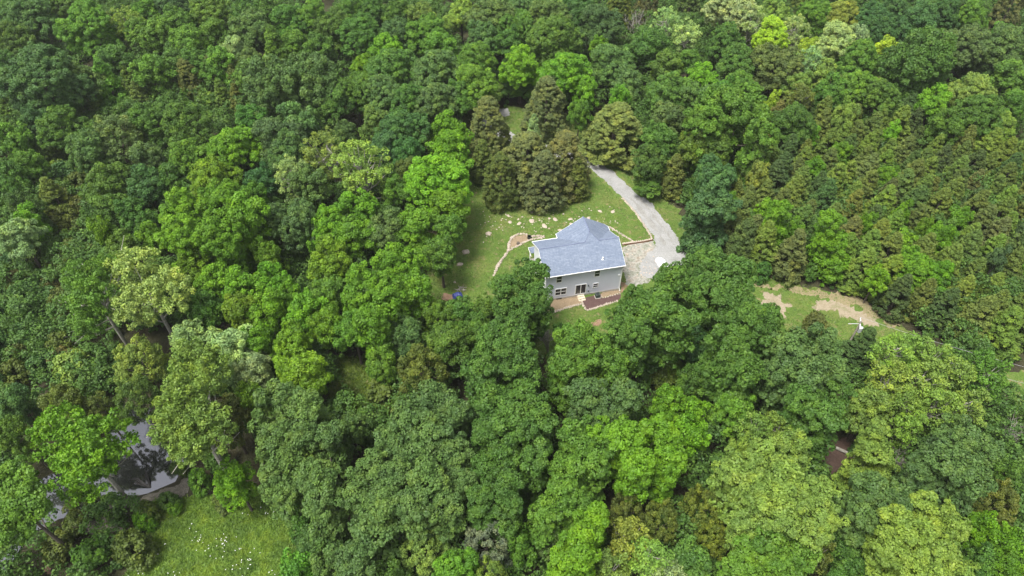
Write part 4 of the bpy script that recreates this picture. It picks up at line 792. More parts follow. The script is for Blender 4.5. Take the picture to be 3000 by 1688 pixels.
# ---------------------------------------------------------------- foliage builders
def fib(n,rng,zmin=-1,jit=.25):
    i=np.arange(n)+.5; z=1-(1-zmin)*i/n; ph=i*2.39996+rng.random()*6.28; r=np.sqrt(np.maximum(0,1-z*z))
    d=np.stack([r*np.cos(ph),r*np.sin(ph),z],1)+rng.normal(0,jit/np.sqrt(n)*2,(n,3))
    return d/np.linalg.norm(d,axis=1,keepdims=True)
def nrm(a): return a/np.maximum(np.linalg.norm(a,axis=-1,keepdims=True),1e-6)
def cards(rng,C,N,l,w,T=None):
    """rhombic leaf sprays at C facing N"""
    n=len(C)
    if T is None: T=rng.normal(size=(n,3))
    T=nrm(T-N*np.sum(T*N,1,keepdims=True)); B=np.cross(N,T)
    L=(l*(.7+.6*rng.random(n)))[:,None]; W=(w*(.7+.6*rng.random(n)))[:,None]
    k=.18*L
    V=np.stack([C-T*L-N*k,C+B*W,C+T*L-N*k,C-B*W],1).reshape(-1,3)
    return V,np.arange(4*n).reshape(n,4)
def puffs(rng,P,r,O,per,l,w,up=.45,jit=.45,along=None,back=-.35,core=.72):
    n=len(P); idx=np.repeat(np.arange(n),per); m=len(idx)
    D=nrm(rng.normal(size=(m,3))+O[idx]*.75)
    D[:,2]=np.where(D[:,2]<back,-D[:,2]*.5,D[:,2]); D=nrm(D)
    rad=(core+(1.06-core)*rng.random(m)**.7)*r[idx]
    C=P[idx]+D*rad[:,None]
    N=nrm(D*.9+np.array([0,0,up])+rng.normal(0,jit,(m,3)))
    T=None if along is None else nrm(O[idx]*.5+np.array([0,0,along])+rng.normal(0,.35,(m,3)))
    if along is not None: N=nrm(np.cross(T,rng.normal(size=(m,3)))*.6+.7*D+np.array([0,0,up]))
    V,F=cards(rng,C,N,l,w,T)
    tp=rng.random(n); t=np.clip(tp[idx]*.55+rng.random(m)*.45,0,1)
    return V,F,t
def surf(rng,cen,rad,spacing,zmin=-.55,zs=1.):
    """puff centres on the outside of a union of lobes"""
    P=[];O=[]
    for i,(c,r) in enumerate(zip(cen,rad)):
        n=max(5,int(4*math.pi*r*r*(1-zmin)/2/(spacing**2)*1.0)); d=fib(n,rng,zmin,.5)
        p=c+d*r*(.9+.2*rng.random((n,1))); 
        ok=np.ones(n,bool)
        for j,(c2,r2) in enumerate(zip(cen,rad)):
            if j!=i: ok&=np.linalg.norm(p-c2,axis=1)>r2*.86
        P.append(p[ok]);O.append(d[ok])
    return np.concatenate(P),np.concatenate(O)
def cat(parts):
    V=[];F=[];T=[];n=0
    for v,f,t in parts: V.append(v);F.append(f+n);T.append(t);n+=len(v)
    return np.concatenate(V),np.concatenate(F),np.concatenate(T)
def broad(rng,R,H,leaf=.165,pr=.72,gap=1.0):
    Z=.37*H; zc=H-Z*.98; cz=np.array([0,0,zc])
    n1=int(9+R*1.1); d=fib(n1,rng,-.55,.9)
    rad=R*.36*(.75+.5*rng.random(n1)); cen=cz+d*np.array([R*.66,R*.66,Z*.68])*(.85+.3*rng.random((n1,1)))
    cen=np.vstack([cen,cz+[0,0,Z*.15]]); rad=np.append(rad,R*.5)
    P,O=surf(rng,cen,rad,pr*1.28*gap)
    r=pr*(.35+1.0*rng.random(len(P))); P=P+rng.normal(0,.24,P.shape)+O*(.8*rng.random((len(P),1))**4)
    return puffs(rng,P,r,O,int(100*(pr/.72)**2*(.19/leaf)**2),leaf,leaf*.68,jit=.6,core=.62),cen,rad,zc
def lobe(rng,R,leaf=.165,pr=.7):
    n1=8; d=fib(n1,rng,-.3,.9); rad=R*.42*(.75+.5*rng.random(n1)); cen=d*R*.62*np.array([1,1,.95])
    cen=np.vstack([cen,[[0,0,0]]]); rad=np.append(rad,R*.6)
    P,O=surf(rng,cen,rad,pr*1.25,-.5); r=pr*(.35+1.0*rng.random(len(P))); P=P+rng.normal(0,.24,P.shape)+O*(.8*rng.random((len(P),1))**4)
    return puffs(rng,P,r,O,int(100*(pr/.7)**2*(.19/leaf)**2),leaf,leaf*.68,jit=.6,core=.62)
def airy(rng,R,H):
    Z=.38*H; zc=H-Z; n=int(26*R); d=nrm(rng.normal(size=(n,3))); d[:,2]=np.abs(d[:,2])*np.where(rng.random(n)<.25,-1,1)
    q=rng.random((n,1))**.35; P=np.array([0,0,zc])+d*np.array([R,R,Z])*q*(.85+.2*rng.random((n,1)))
    r=.42+.4*rng.random(n)
    return puffs(rng,P,r,nrm(d+[0,0,.3]),62,.15,.10,up=.3,jit=.7,core=.35),P,r,zc
def willow(rng,R,H):
    Z=.4*H; zc=H-Z; n=int(40*R); d=fib(n,rng,-.5,1.5); lump=1+.22*np.sin(d[:,:1]*5+rng.random()*6)*np.cos(d[:,1:2]*6+d[:,2:]*4+rng.random()*6)
    P=np.array([0,0,zc])+d*np.array([R,R,Z])*.86*lump*(.9+.15*rng.random((n,1))); r=.4+.35*rng.random(n)
    return puffs(rng,P,r,d,70,.19,.075,along=.55,core=.3),P,r,zc
def cedar(rng,R,H,sp=.54,pr=.40,lv=.17):
    n=int(2*math.pi*R*H*.62/sp**2); t=rng.random(n)**1.15; lump=1+.16*np.sin(t*17+rng.random()*6)
    ph=rng.random(n)*6.283; ph+=0
    prof=(1-t)**(.78 if R<3.5 else .46)*np.minimum(1,.72+t*3.2); lum2=1+.16*np.sin(ph*3+t*9+rng.random()*6)+.10*np.sin(ph*7-t*13)
    rr=R*.88*prof*lum2*(.88+.2*rng.random(n))
    P=np.stack([rr*np.cos(ph),rr*np.sin(ph),H*.04+t*H*.92],1); O=nrm(np.stack([np.cos(ph),np.sin(ph),.25+.9*t],1))
    r=pr*(.6+.8*rng.random(n))*(1-.3*t)
    return puffs(rng,P,r,O,int(62*(pr/.46)**2*(.2/lv)**2),lv,lv*.38,along=.55,core=.15,up=.45),P,r,0
def shrub(rng,R,H):
    n1=6; d=fib(n1,rng,.0,.9); cen=d*np.array([R*.5,R*.5,H*.35])+[0,0,H*.3]; rad=R*.42*(.7+.6*rng.random(n1))
    cen=np.vstack([cen,[[0,0,H*.4]]]);rad=np.append(rad,min(R*.6,H*.5))
    P,O=surf(rng,cen,rad,.62,-.2); r=.45*(.6+.8*rng.random(len(P)))
    return puffs(rng,P,r,O,60,.15,.095,jit=.6,core=.45),P,r,0
def trunkmesh(name,rng,H,R,cen,zt,r0,nl=8,straight=False):
    mb=MB(); th=zt; lean=rng.normal(0,.25,2)
    pts=[(0,0,-.3),(lean[0]*.2,lean[1]*.2,th*.35),(lean[0]*.7,lean[1]*.7,th*.7),(lean[0],lean[1],th)]
    mb.tube(pts,[r0*1.25,r0,r0*.75,r0*.45],7)
    if len(cen):
        ix=rng.permutation(len(cen))[:nl]
        for i in ix:
            e=cen[i]; s=Vector(pts[1]).lerp(Vector(pts[3]),.15+.85*rng.random()); e=Vector(e)
            if e.z<s.z: s.z=max(th*.35,e.z-1)
            mid=s.lerp(e,.5)+Vector((0,0,-.08*(e-s).length))
            mb.tube([s,mid,e],[r0*.42,r0*.28,r0*.1],5)
    o=mb.build(name); me=o.data; bpy.data.objects.remove(o); return me
PRO={}
def proto(kind,key,R,H,seed):
    rng=np.random.default_rng(seed)
    if kind=='o': (g,cen,rad,zc)=broad(rng,R,H); th=zc+.1*H; nl=9; r0=.05*R+.08
    elif kind=='a': (g,cen,rad,zc)=airy(rng,R,H); th=H*.8; nl=34; r0=.05*R+.06
    elif kind=='w': (g,cen,rad,zc)=willow(rng,R,H); th=H*.6; nl=12; r0=.04*R+.06
    elif kind=='c': (g,cen,rad,zc)=cedar(rng,R,H) if R<4 else cedar(rng,R,H,.62,.48,.18); cen=[]; th=H*.9; nl=0; r0=.05*R+.04
    elif kind=='p': (g,cen,rad,zc)=cedar(rng,R,H,.7,.6,.2); cen=[]; th=H*.85; nl=0; r0=.1
    elif kind=='s': (g,cen,rad,zc)=shrub(rng,R,H); th=H*.5; nl=10; r0=.05
    V,F,t=g; R=float(np.percentile(np.hypot(V[:,0],V[:,1]),97)); H=float(np.percentile(V[:,2],99.7))
    cm=mesh_np(kind+'_crown',V,F,t); cm.materials.append(NEEDLE if kind=='c' else LEAF)
    tm=trunkmesh('trunk',rng,H,R,cen,th,r0,nl); tm.materials.append(PALEBARK if kind=='a' else BARK)
    PRO.setdefault(key,[]).append((R,H,cm,tm))
for i in range(3): proto('o','oX',7.0,17.5,5+i)
for i in range(5): proto('o','oB',4.6,15.2,10+i)
for i in range(6): proto('o','oS',3.1,12.2,20+i)
for i in range(3): proto('o','oT',1.9,9.,30+i)
for i in range(3): proto('a','aB',4.2,14.5,40+i)
for i in range(2): proto('a','aS',2.6,12.5,45+i)
for i in range(4): proto('c','c',2.1,8.6,50+i)
for i in range(3): proto('c','cB',4.0,13.0,60+i)
for i in range(2): proto('w','w',3.6,11.5,70+i)
for i in range(4): proto('s','s',1.9,4.0,80+i)
proto('p','p',2.2,10,90)
def lobe_a(rng,R):
    n=int(20*R*R/2.6); d=nrm(rng.normal(size=(n,3))); P=d*R*.85*rng.random((n,1))**.4; r=.34+.4*rng.random(n)
    return puffs(rng,P,r,nrm(d+[0,0,.4]),66,.15,.10,up=.3,jit=.8,core=.3)
LOBES=[];LOBEB=[];LOBEA=[]
def addl(L,g): L.append((float(np.percentile(np.linalg.norm(g[0],axis=1),95)),g))
for i in range(6): addl(LOBES,lobe(np.random.default_rng(100+i),2.0))
for i in range(3): addl(LOBEB,lobe(np.random.default_rng(110+i),3.6))
for i in range(4): addl(LOBEA,lobe_a(np.random.default_rng(120+i),3.6))
NAME=dict(o='broadleaf_tree',a='open_crowned_tree',w='feathery_tree',c='cedar_tree',s='shrub',p='young_tree',d='bare_tree')
CATG=dict(o='tree',a='airy tree',w='feathery tree',c='cedar',s='shrub',p='young tree',d='bare tree')
GRP=dict(o='broadleaf trees of the woods',a='loose-crowned trees of the woods',w='feathery trees of the woods',c='cedars among the woods',s='shrubs of the woodland edge',p='pointed young trees',d='bare twiggy trees')
def dead(rng,R,H):
    mb=MB()
    for k in range(9):
        a=rng.random()*6.28; r=R*(.3+.7*rng.random()); e=Vector((math.cos(a)*r,math.sin(a)*r,H*(.7+.3*rng.random())))
        m=e*.5+Vector((rng.normal(0,.2),rng.normal(0,.2),0)); mb.tube([(0,0,-.2),m,e],[.11,.07,.02],5)
        for j in range(7):
            s=m.lerp(e,rng.random()); q=s+Vector((rng.normal(0,.7),rng.normal(0,.7),.5+rng.random()*1.1)); mb.tube([s,s.lerp(q,.5)+Vector((0,0,-.1)),q],[.035,.025,.01],4)
            for jj in range(3):
                s2=s.lerp(q,.3+.6*rng.random()); mb.tube([s2,s2+Vector((rng.normal(0,.35),rng.normal(0,.35),.2+.5*rng.random()))],[.02,.008],4)
    return mb
rr=random.Random(3)
def plant(x,y,R,H,k,c,label,lob):
    if not lob: R*={'o':1.2,'c':1.13 if R<3.3 else 1.08,'a':1.15,'w':1.12,'s':1.12}.get(k,1.05)
    root=empty(NAME[k],(x,y,0)); tag(root,label,CATG[k],GRP[k])
    rng=np.random.default_rng(int(abs(x*131+y*977))+7)
    col=(CEDC.get(c,COLR[c]) if k=='c' else COLR[c])
    if lob:
        parts=[];cen=[]
        LOB=[(q,0) for q in lob]
        if k=='o' and not (x<-48 and y<52):
            for (a,b,z,r) in lob:
                LOB.append(((a*.97,b*.97-.3,max(z-1.45*r,r*.75),r*.97),1))
                if z-2.6*r>1.2: LOB.append(((a*.9,b*.9-.3,z-2.7*r,r*.9),1))
        for (a,b,z,r),low in LOB:
            LL=LOBEA if k=='a' else LOBEB if r>3.6 else LOBES; R0,(V,F,t)=LL[rng.integers(len(LL))]
            if low:
                m_=rng.random(len(F))<.45; V4=V.reshape(-1,4,3)[m_]; ct=V4.mean(1,keepdims=True); V=(ct+(V4-ct)*1.45).reshape(-1,3); F=np.arange(len(V)).reshape(-1,4); t=t[m_]
            an=rng.random()*6.28; s=r/R0; ca,sa=math.cos(an),math.sin(an)
            V2=np.stack([(V[:,0]*ca-V[:,1]*sa)*s+a,(V[:,0]*sa+V[:,1]*ca)*s+b,V[:,2]*s*1.08+z-.1*r],1)
            parts.append((V2,F,np.clip(t*.8+rng.random()*.2,0,1))); 
            if not low: cen.append((a,b,z-.3*r))
        V,F,t=cat(parts); cm=mesh_np('crown',V,F,t); cm.materials.append(LEAF)
        cc=np.array(cen)
        if k=='a': cc=np.concatenate([cc+rng.normal(0,1.6,cc.shape) for _ in range(7)])
        tm=trunkmesh('trunk',rng,H,R,cc,H*(.62 if k!='a' else .85),(.017*R+.12),len(cc)); tm.materials.append(PALEBARK if k=='a' else BARK)
        tr=link('trunk',tm,None,root); cr=link('crown',cm,None,root); cr.color=(*col,1); return
    if k=='d':
        dead(rng,R,H).build('branches',PALEBARK,root); return
    key={'o':'oX' if R>6.4 else 'oB' if R>4.1 else 'oS' if R>2.35 else 'oT','a':'aB' if R>3.4 else 'aS','c':'cB' if R>3.3 else 'c','w':'w','s':'s','p':'p'}[k]
    L=PRO[key]; R0,H0,cm,tm=L[rng.integers(len(L))]
    root.rotation_euler.z=rng.random()*6.28; s=R/R0; sh=H/H0
    root.scale=(s*(.95+.1*rng.random()),s*(.95+.1*rng.random()),sh)
    link('trunk',tm,None,root); cr=link('crown',cm,None,root)
    gb=1.13 if y>115 else 1.1 if k=='c' else 1.0  # brighter light on the far rows is put into crown colour; cedars slightly lighter
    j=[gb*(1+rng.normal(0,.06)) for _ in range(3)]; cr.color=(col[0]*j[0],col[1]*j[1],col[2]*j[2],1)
for T in TREES: plant(*T)
# ---------------------------------------------------------------- ground, lawns, roads
def inpoly(X,Y,P):
    c=np.zeros(X.shape,bool); n=len(P)
    for i in range(n):
        x1,y1=P[i];x2,y2=P[i-1]
        k=((y1>Y)!=(y2>Y)); xx=(x2-x1)*(Y-y1)/((y2-y1) if y2!=y1 else 1e-9)+x1; c^=k&(X<xx)
    return c
def pdist(X,Y,P,closed=True):
    dm=np.full(X.shape,1e9); n=len(P)
    for i in range(n if closed else n-1):
        x1,y1=P[i];x2,y2=P[(i+1)%n]; dx,dy=x2-x1,y2-y1; L=dx*dx+dy*dy+1e-9
        t=np.clip(((X-x1)*dx+(Y-y1)*dy)/L,0,1); dm=np.minimum(dm,np.hypot(X-x1-t*dx,Y-y1-t*dy))
    return dm
FLOOR=nmat('forest_floor',.35,[(.35,(.028,.022,.014)),(.55,(.045,.050,.018)),(.75,(.035,.060,.018))],3,[(.3,(.02,.02,.012)),(.7,(.07,.06,.035))],bump=.8,bs=2,bd=.4)
gx=np.concatenate([np.arange(-900,-160,60),np.arange(-160,-80,8),np.arange(-80,90,1.0),np.arange(90,160,8),np.arange(160,901,60)])
gy=np.concatenate([np.arange(-300,16,40),np.arange(16,120,1.0),np.arange(120,240,8),np.arange(240,1300,60)])
X,Y=np.meshgrid(gx,gy); sd=np.where(inpoly(X,Y,CREEK),pdist(X,Y,CREEK),-pdist(X,Y,CREEK))
Z=-1.5*np.clip((sd+1.2)/2.6,0,1)
V=np.stack([X,Y,Z],-1).reshape(-1,3); nx=len(gx);ny=len(gy)
i,j=np.meshgrid(np.arange(nx-1),np.arange(ny-1)); a=(j*nx+i).ravel(); F=np.stack([a,a+1,a+1+nx,a+nx],1)
g=link('ground',mesh_np('ground',V,F),FLOOR); tag(g,'dark brown woodland ground of leaf litter',kind='structure'); g.data.shade_smooth()
def ragged(P,amp=.3,step=.4,seed=0):
    out=[];n=len(P);s=0
    for i in range(n):
        a=Vector(P[i]);b=Vector(P[(i+1)%n]); m=max(1,int((b-a).length/step)); t=(b-a).normalized() if (b-a).length>0 else Vector((1,0)); q=Vector((-t.y,t.x))
        for k in range(m):
            p=a.lerp(b,k/m); v=noise.noise(Vector((p.x*.6,p.y*.6,seed)))*amp*1.5+noise.noise(Vector((p.x*2.1,p.y*2.1,seed+9)))*amp*.7+noise.noise(Vector((p.x*5.3,p.y*5.3,seed+4)))*amp*.7
            out.append(p+q*v)
    return out
def sheet(name,P,z,m,amp=.3,step=.4,label=None,kind='structure'):
    pts=ragged(P,amp,step,z*100); bm=bmesh.new(); vs=[bm.verts.new((p.x,p.y,z)) for p in pts]
    es=[bm.edges.new((vs[i],vs[(i+1)%len(vs)])) for i in range(len(vs))]
    bmesh.ops.triangle_fill(bm,use_beauty=True,use_dissolve=False,edges=es)
    bmesh.ops.recalc_face_normals(bm,faces=bm.faces)
    for f in bm.faces:
        if f.normal.z<0: f.normal_flip()
    me=bpy.data.meshes.new(name); bm.to_mesh(me); bm.free(); o=link(name,me,m); tag(o,label,kind=kind); return o
def grassmat(name,base,dirt,amt,yel):
    m=mat(name,rough=.9,spec=.15); nt=m.node_tree; b=nt.nodes['Principled BSDF']
    c=ramp(nt,nz(nt,.22,5),[(.3,base),(.5,tuple(q*1.15 for q in base)),(.7,yel)])
    c=mixc(nt,.65,c,ramp(nt,nz(nt,5,8,.75),[(.3,(.35,.35,.35)),(.7,(1.6,1.6,1.6))]),'MULTIPLY')
    f=ramp(nt,nz(nt,.9,8,.72),[(amt,(0,0,0)),(amt+.1,(1,1,1))]); c=mixc(nt,f,c,dirt)
    nt.links.new(c,b.inputs['Base Color']); bp=nt.nodes.new('ShaderNodeBump'); bp.inputs['Strength'].default_value=.7; bp.inputs['Distance'].default_value=.15
    nt.links.new(nz(nt,6,8,.8),bp.inputs['Height']); nt.links.new(bp.outputs[0],b.inputs['Normal']); return m
LAWNM=grassmat('lawn_grass',(.074,.122,.023),(.18,.155,.075),.54,(.135,.150,.043))
MEADM=grassmat('meadow_grass',(.098,.178,.026),(.13,.145,.045),.57,(.14,.195,.042))
DIRTM=nmat('dry_dirt',.8,[(.38,(.13,.14,.05)),(.46,(.20,.165,.10)),(.58,(.26,.215,.15)),(.68,(.14,.14,.06))],4,[(.3,(.15,.12,.07)),(.7,(.38,.33,.26))],bump=.6,bs=4)
REDD=nmat('clay',.8,[(.35,(.18,.10,.06)),(.7,(.28,.18,.12))],4,[(.3,(.12,.08,.05)),(.7,(.35,.24,.17))],bump=.6,bs=4)
MULM=nmat('brown_mulch',2,[(.3,(.065,.036,.032)),(.7,(.10,.058,.052))],9,[(.3,(.045,.027,.024)),(.7,(.14,.09,.085))],bump=.8,bs=8)
GRAVM=nmat('pale_gravel',.5,[(.3,(.17,.17,.155)),(.45,(.22,.22,.215)),(.6,(.285,.285,.28)),(.75,(.20,.20,.18))],5,[(.3,(.11,.11,.10)),(.7,(.39,.39,.385))],bump=.6,bs=7)
SIDEM=nmat('trampled_clay_gravel',.7,[(.35,(.09,.11,.05)),(.5,(.24,.23,.20)),(.65,(.26,.19,.14))],2.2,[(.35,(.07,.085,.045)),(.6,(.38,.37,.34))],bump=.7,bs=4)
LIT=nmat('leaf_litter',.8,[(.35,(.05,.034,.026)),(.7,(.085,.06,.045))],4,[(.3,(.035,.022,.018)),(.7,(.16,.10,.08))],bump=.8,bs=4)
sheet('lawn',LAWN,.010,LAWNM,1.0,.6,'mown green lawn around the house')
sheet('grass_gap',GRASSGAP,.010,LAWNM,.8,.6,'small grass clearing in the woods'); sheet('grass_verge',GRASSR,.010,LAWNM,.8,.6,'grass patch at the right edge')
sheet('meadow',MEADOW,.012,MEADM,.8,.6,'wild grass meadow with white flowers')
sheet('bare_floor',FLOORGAP,.014,LIT,.6,.5,'brown bare leaf litter between the crowns')
for q,P in enumerate((DIRT1,DIRT2,DIRT3)): sheet('dirt_patch',P,.018+.003*q,DIRTM if q<2 else nmat('worn_track',.6,[(.35,(.16,.14,.07)),(.7,(.26,.21,.12))],5,[(.3,(.10,.10,.04)),(.7,(.35,.28,.18))],bump=.5,bs=4),.95,.25,('bare tan dirt patch on the right clearing','long bare dirt scar towards the pole','worn brown track along the cedars')[q])
sheet('clay_patch',DIRT4,.018,REDD,.4,.25,'reddish bare ground beside blue tarp'); sheet('clay_patch',DIRT5,.018,REDD,.3,.25,'small bare patch below the house'); sheet('clay_patch',DIRT6,.018,REDD,.3,.25,'reddish earth beside the gravel turnaround')
BEDM=nmat('bed_clay',1.2,[(.35,(.17,.12,.075)),(.7,(.26,.19,.12))],4,[(.3,(.10,.085,.045)),(.7,(.34,.26,.18))],bump=.5,bs=5)
sheet('clay_bed',DIRTBED,.022,BEDM,.12,.2,'bare earth bed left of the back steps'); sheet('clay_bed',DIRTBED2,.023,BEDM,.1,.2,'bare earth bed at the house corner')
sheet('clay_bed',DIRTR,.024,REDD,.1,.2,'dark earth at the house side')
sheet('mulch_bed',MULCH,.030,MULM,.05,.2,'dark red-brown mulched bed below the back door')
sheet('pit_floor',PIT,.026,BEDM,.15,.25,'tan earth floor of the stone ringed seating area')
sheet('side_yard',SIDEYARD,.034,SIDEM,.35,.3,'trampled pale clay and gravel between house and driveway')
def offset(L,wd):
    l=[];r=[]
    for i,p in enumerate(L):
        a=Vector(L[max(0,i-1)]);b=Vector(L[min(len(L)-1,i+1)]);t=(b-a).normalized();q=Vector((-t.y,t.x)); l.append(tuple(Vector(p)+q*wd/2)); r.append(tuple(Vector(p)-q*wd/2))
    return l+r[::-1]
sheet('driveway',DRIVE_L+DRIVE_R[::-1],.040,GRAVM,.30,.16,'pale grey gravel driveway and turnaround')
sheet('driveway',offset(DRIVE_UP,3.1),.037,GRAVM,.26,.16,'gravel driveway winding up between the cedars')
TRK=nmat('worn_gravel',.9,[(.35,(.15,.145,.13)),(.6,(.25,.245,.23))],6,[(.3,(.10,.10,.09)),(.7,(.36,.355,.34))],bump=.6,bs=7)
MIDL=[tuple((Vector(a)+Vector(b))/2) for a,b in zip(DRIVE_L[:7],DRIVE_R[:7])]
for q,dx in enumerate((-.8,.85)):
    T_=[(x+dx,y) for x,y in MIDL[:6]]; sheet('wheel_track',offset(T_,.42),.046+.002*q,TRK,.32,.14,('left','right')[q]+' worn wheel track in the gravel driveway')
# creek
WAT=mat('water',(.02,.022,.02),.03,.5); nt=WAT.node_tree
gl=nt.nodes.new('ShaderNodeBsdfGlossy'); gl.inputs['Roughness'].default_value=.03; gl.inputs['Color'].default_value=(.9,.9,1,1)
mx=nt.nodes.new('ShaderNodeMixShader'); mx.inputs[0].default_value=.15
nt.links.new(nt.nodes['Principled BSDF'].outputs[0],mx.inputs[1]); nt.links.new(gl.outputs[0],mx.inputs[2]); nt.links.new(mx.outputs[0],nt.nodes['Material Output'].inputs[0])
bp=nt.nodes.new('ShaderNodeBump'); bp.inputs['Strength'].default_value=.05; bp.inputs['Distance'].default_value=.05; nt.links.new(nz(nt,2.5,3),bp.inputs['Height']); nt.links.new(bp.outputs[0],gl.inputs['Normal'])
cx=sum(p[0] for p in CREEK)/len(CREEK); cy=sum(p[1] for p in CREEK)/len(CREEK)
sheet('water',[(p[0]+(.9 if p[0]>cx else -.9),p[1]+(.9 if p[1]>cy else -.9)) for p in CREEK],-.8,WAT,.1,.8,'still grey pond water in the wooded creek')
GB=nmat('gravel_bar',.9,[(.35,(.06,.055,.035)),(.7,(.12,.105,.08))],5,[(.3,(.05,.045,.035)),(.76,(.4,.37,.32))],bump=.9,bs=5)
def gz(X,Y):
    sd=np.where(inpoly(X,Y,CREEK),pdist(X,Y,CREEK),-pdist(X,Y,CREEK)); return -1.5*np.clip((sd+1.2)/2.6,0,1)
def drape(name,P,off,m,label,c=.25):
    xs=np.arange(min(p[0] for p in P)-1,max(p[0] for p in P)+1,c); ys=np.arange(min(p[1] for p in P)-1,max(p[1] for p in P)+1,c); X,Y=np.meshgrid(xs,ys)
    N=np.array([noise.noise(Vector((a*.8,b*.8,3)))+.5*noise.noise(Vector((a*2.5,b*2.5,7))) for a,b in zip(X.ravel(),Y.ravel())]).reshape(X.shape)
    sd=np.where(inpoly(X,Y,P),pdist(X,Y,P),-pdist(X,Y,P))+.8*N; ok=sd>0; nx=len(xs)
    q=ok[:-1,:-1]&ok[1:,:-1]&ok[:-1,1:]&ok[1:,1:]; j,i=np.nonzero(q); a=j*nx+i
    V=np.stack([X,Y,gz(X,Y)+off+.05*N],-1).reshape(-1,3); F=np.stack([a,a+1,a+1+nx,a+nx],1); u,inv=np.unique(F,return_inverse=True)
    o=link(name,mesh_np(name,V[u],inv.reshape(F.shape)),m); o.data.shade_smooth(); return tag(o,label,kind='structure')
drape('gravel_bank',BANK,.06,GB,'grey pebble bank beside the pond'); drape('clay_bank',BANK2,.06,REDD,'brown clay bank below the pond')
# ---------------------------------------------------------------- undergrowth, grass, flowers
rng=np.random.default_rng(77)
n=20000; U=np.stack([rng.uniform(-150,150,n),rng.uniform(26,235,n)],1)
keep=(np.abs(U[:,0])<62+.55*U[:,1])
clear=[LAWN,MEADOW,GRASSGAP,GRASSR,CREEK,FLOORGAP,BANK]
for P in clear: keep&=~(inpoly(U[:,0],U[:,1],P))
DRV=offset(DRIVE_UP,4.5); DRM=DRIVE_L+DRIVE_R[::-1]
keep&=~inpoly(U[:,0],U[:,1],DRV); keep&=~inpoly(U[:,0],U[:,1],DRM); keep&=pdist(U[:,0],U[:,1],CREEK)>1.0
for T in TREES:
    if T[2]>1.5: keep&=np.hypot(U[:,0]-T[0],U[:,1]-T[1])>T[2]*(.62 if not T[7] else .5)
keep&=rng.random(len(U))<np.where(U[:,1]>105,.42,.72)
U=U[keep]; n=len(U); near=np.minimum(pdist(U[:,0],U[:,1],LAWN),pdist(U[:,0],U[:,1],DRIVE_UP,False)); near=np.minimum(near,pdist(U[:,0],U[:,1],MEADOW)); near=np.minimum(near,pdist(U[:,0],U[:,1],FLOORGAP)); near=np.minimum(near,pdist(U[:,0],U[:,1],GRASSR)); hh=1.2+6.3*rng.random(n)**1.1; hh=np.where(near<3,hh*.3,hh)
k=(3+1.1*hh**1.5).astype(int); ix=np.repeat(np.arange(n),k); m=len(ix); D=nrm(rng.normal(size=(m,3))); D[:,2]=np.abs(D[:,2]); h1=hh[ix][:,None]
P=np.concatenate([U[ix],np.zeros((m,1))],1)+D*h1*np.array([.42,.42,.62])+h1*np.array([0,0,.3]); rad=np.clip(.28*hh[ix],.3,.85)*(.6+.8*rng.random(m))
g=puffs(rng,P,rad,D,40,.19,.13,jit=.6,core=.4); print('undergrowth faces',len(g[1]))
ug=link('undergrowth',mesh_np('undergrowth',*g),LEAF); ug.color=(.064,.132,.026,1); tag(ug,'dark low undergrowth filling gaps below the trees','undergrowth',kind='stuff')
def tufts(name,P,n,h,wd,col,label,seed,z=.01,avoid=()):
    rng=np.random.default_rng(seed); xs=[p[0] for p in P];ys=[p[1] for p in P]
    Q=np.stack([rng.uniform(min(xs),max(xs),n),rng.uniform(min(ys),max(ys),n)],1); k=inpoly(Q[:,0],Q[:,1],P)
    for A in avoid: k&=~inpoly(Q[:,0],Q[:,1],A)
    Q=Q[k]; n=len(Q); a=rng.random(n)*6.28; H=h*(.5+rng.random(n)); b=np.stack([np.cos(a),np.sin(a),0*a],1)*wd*(.6+.8*rng.random((n,1))); lean=rng.normal(0,1.1,(n,2))*H[:,None]
    B=np.stack([Q[:,0],Q[:,1],np.full(n,z)],1); T=B+np.concatenate([lean,H[:,None]],1)
    V=np.stack([B-b,B+b,T+b*.35,T-b*.35],1).reshape(-1,3)
    clump=.5+.5*np.sin(Q[:,0]*.9+2*np.sin(Q[:,1]*.7))*np.cos(Q[:,1]*1.1)
    o=link(name,mesh_np(name,V,np.arange(4*n).reshape(n,4),np.clip(.5*clump+.5*rng.random(n),0,1)),LEAF); o.color=(*col,1); tag(o,label,'grass',kind='stuff'); return o
AV=[DIRTBED,DIRTBED2,MULCH,SIDEYARD,PIT,DRM,DRV,DIRT1,DIRT2,DIRT4]
tufts('grass',MEADOW,90000,.26,.09,(.112,.192,.028),'tall wild grass of the meadow',1)
tufts('grass',LAWN,160000,.08,.08,(.098,.155,.030),'short lawn grass blades',2,avoid=AV)
tufts('grass',GRASSGAP,6000,.2,.07,(.09,.14,.02),'grass of the small gap',3)
FLW=mat('flower_white',(.8,.8,.78),.6)
rng=np.random.default_rng(9); fc=[]
for k in range(32):
    c=(rng.uniform(-46,-26),rng.uniform(26.5,41.5)); m=rng.integers(1,9)
    fc+= [(c[0]+rng.normal(0,.45),c[1]+rng.normal(0,.4)) for _ in range(m)]
fc=np.array(fc); fc=fc[inpoly(fc[:,0],fc[:,1],[(p[0]*1,p[1]) for p in MEADOW])]; n=len(fc)
C=np.stack([fc[:,0],fc[:,1],.42+.15*rng.random(n)],1); Vf,Ff=cards(rng,np.repeat(C,2,0)+rng.normal(0,.03,(2*n,3)),nrm(rng.normal(0,.3,(2*n,3))+[0,0,1.]),.048,.042)
fo=link('meadow_flowers',mesh_np('flowers',Vf,Ff),FLW); tag(fo,'tiny white flower heads scattered through meadow grass','flowers',kind='stuff')
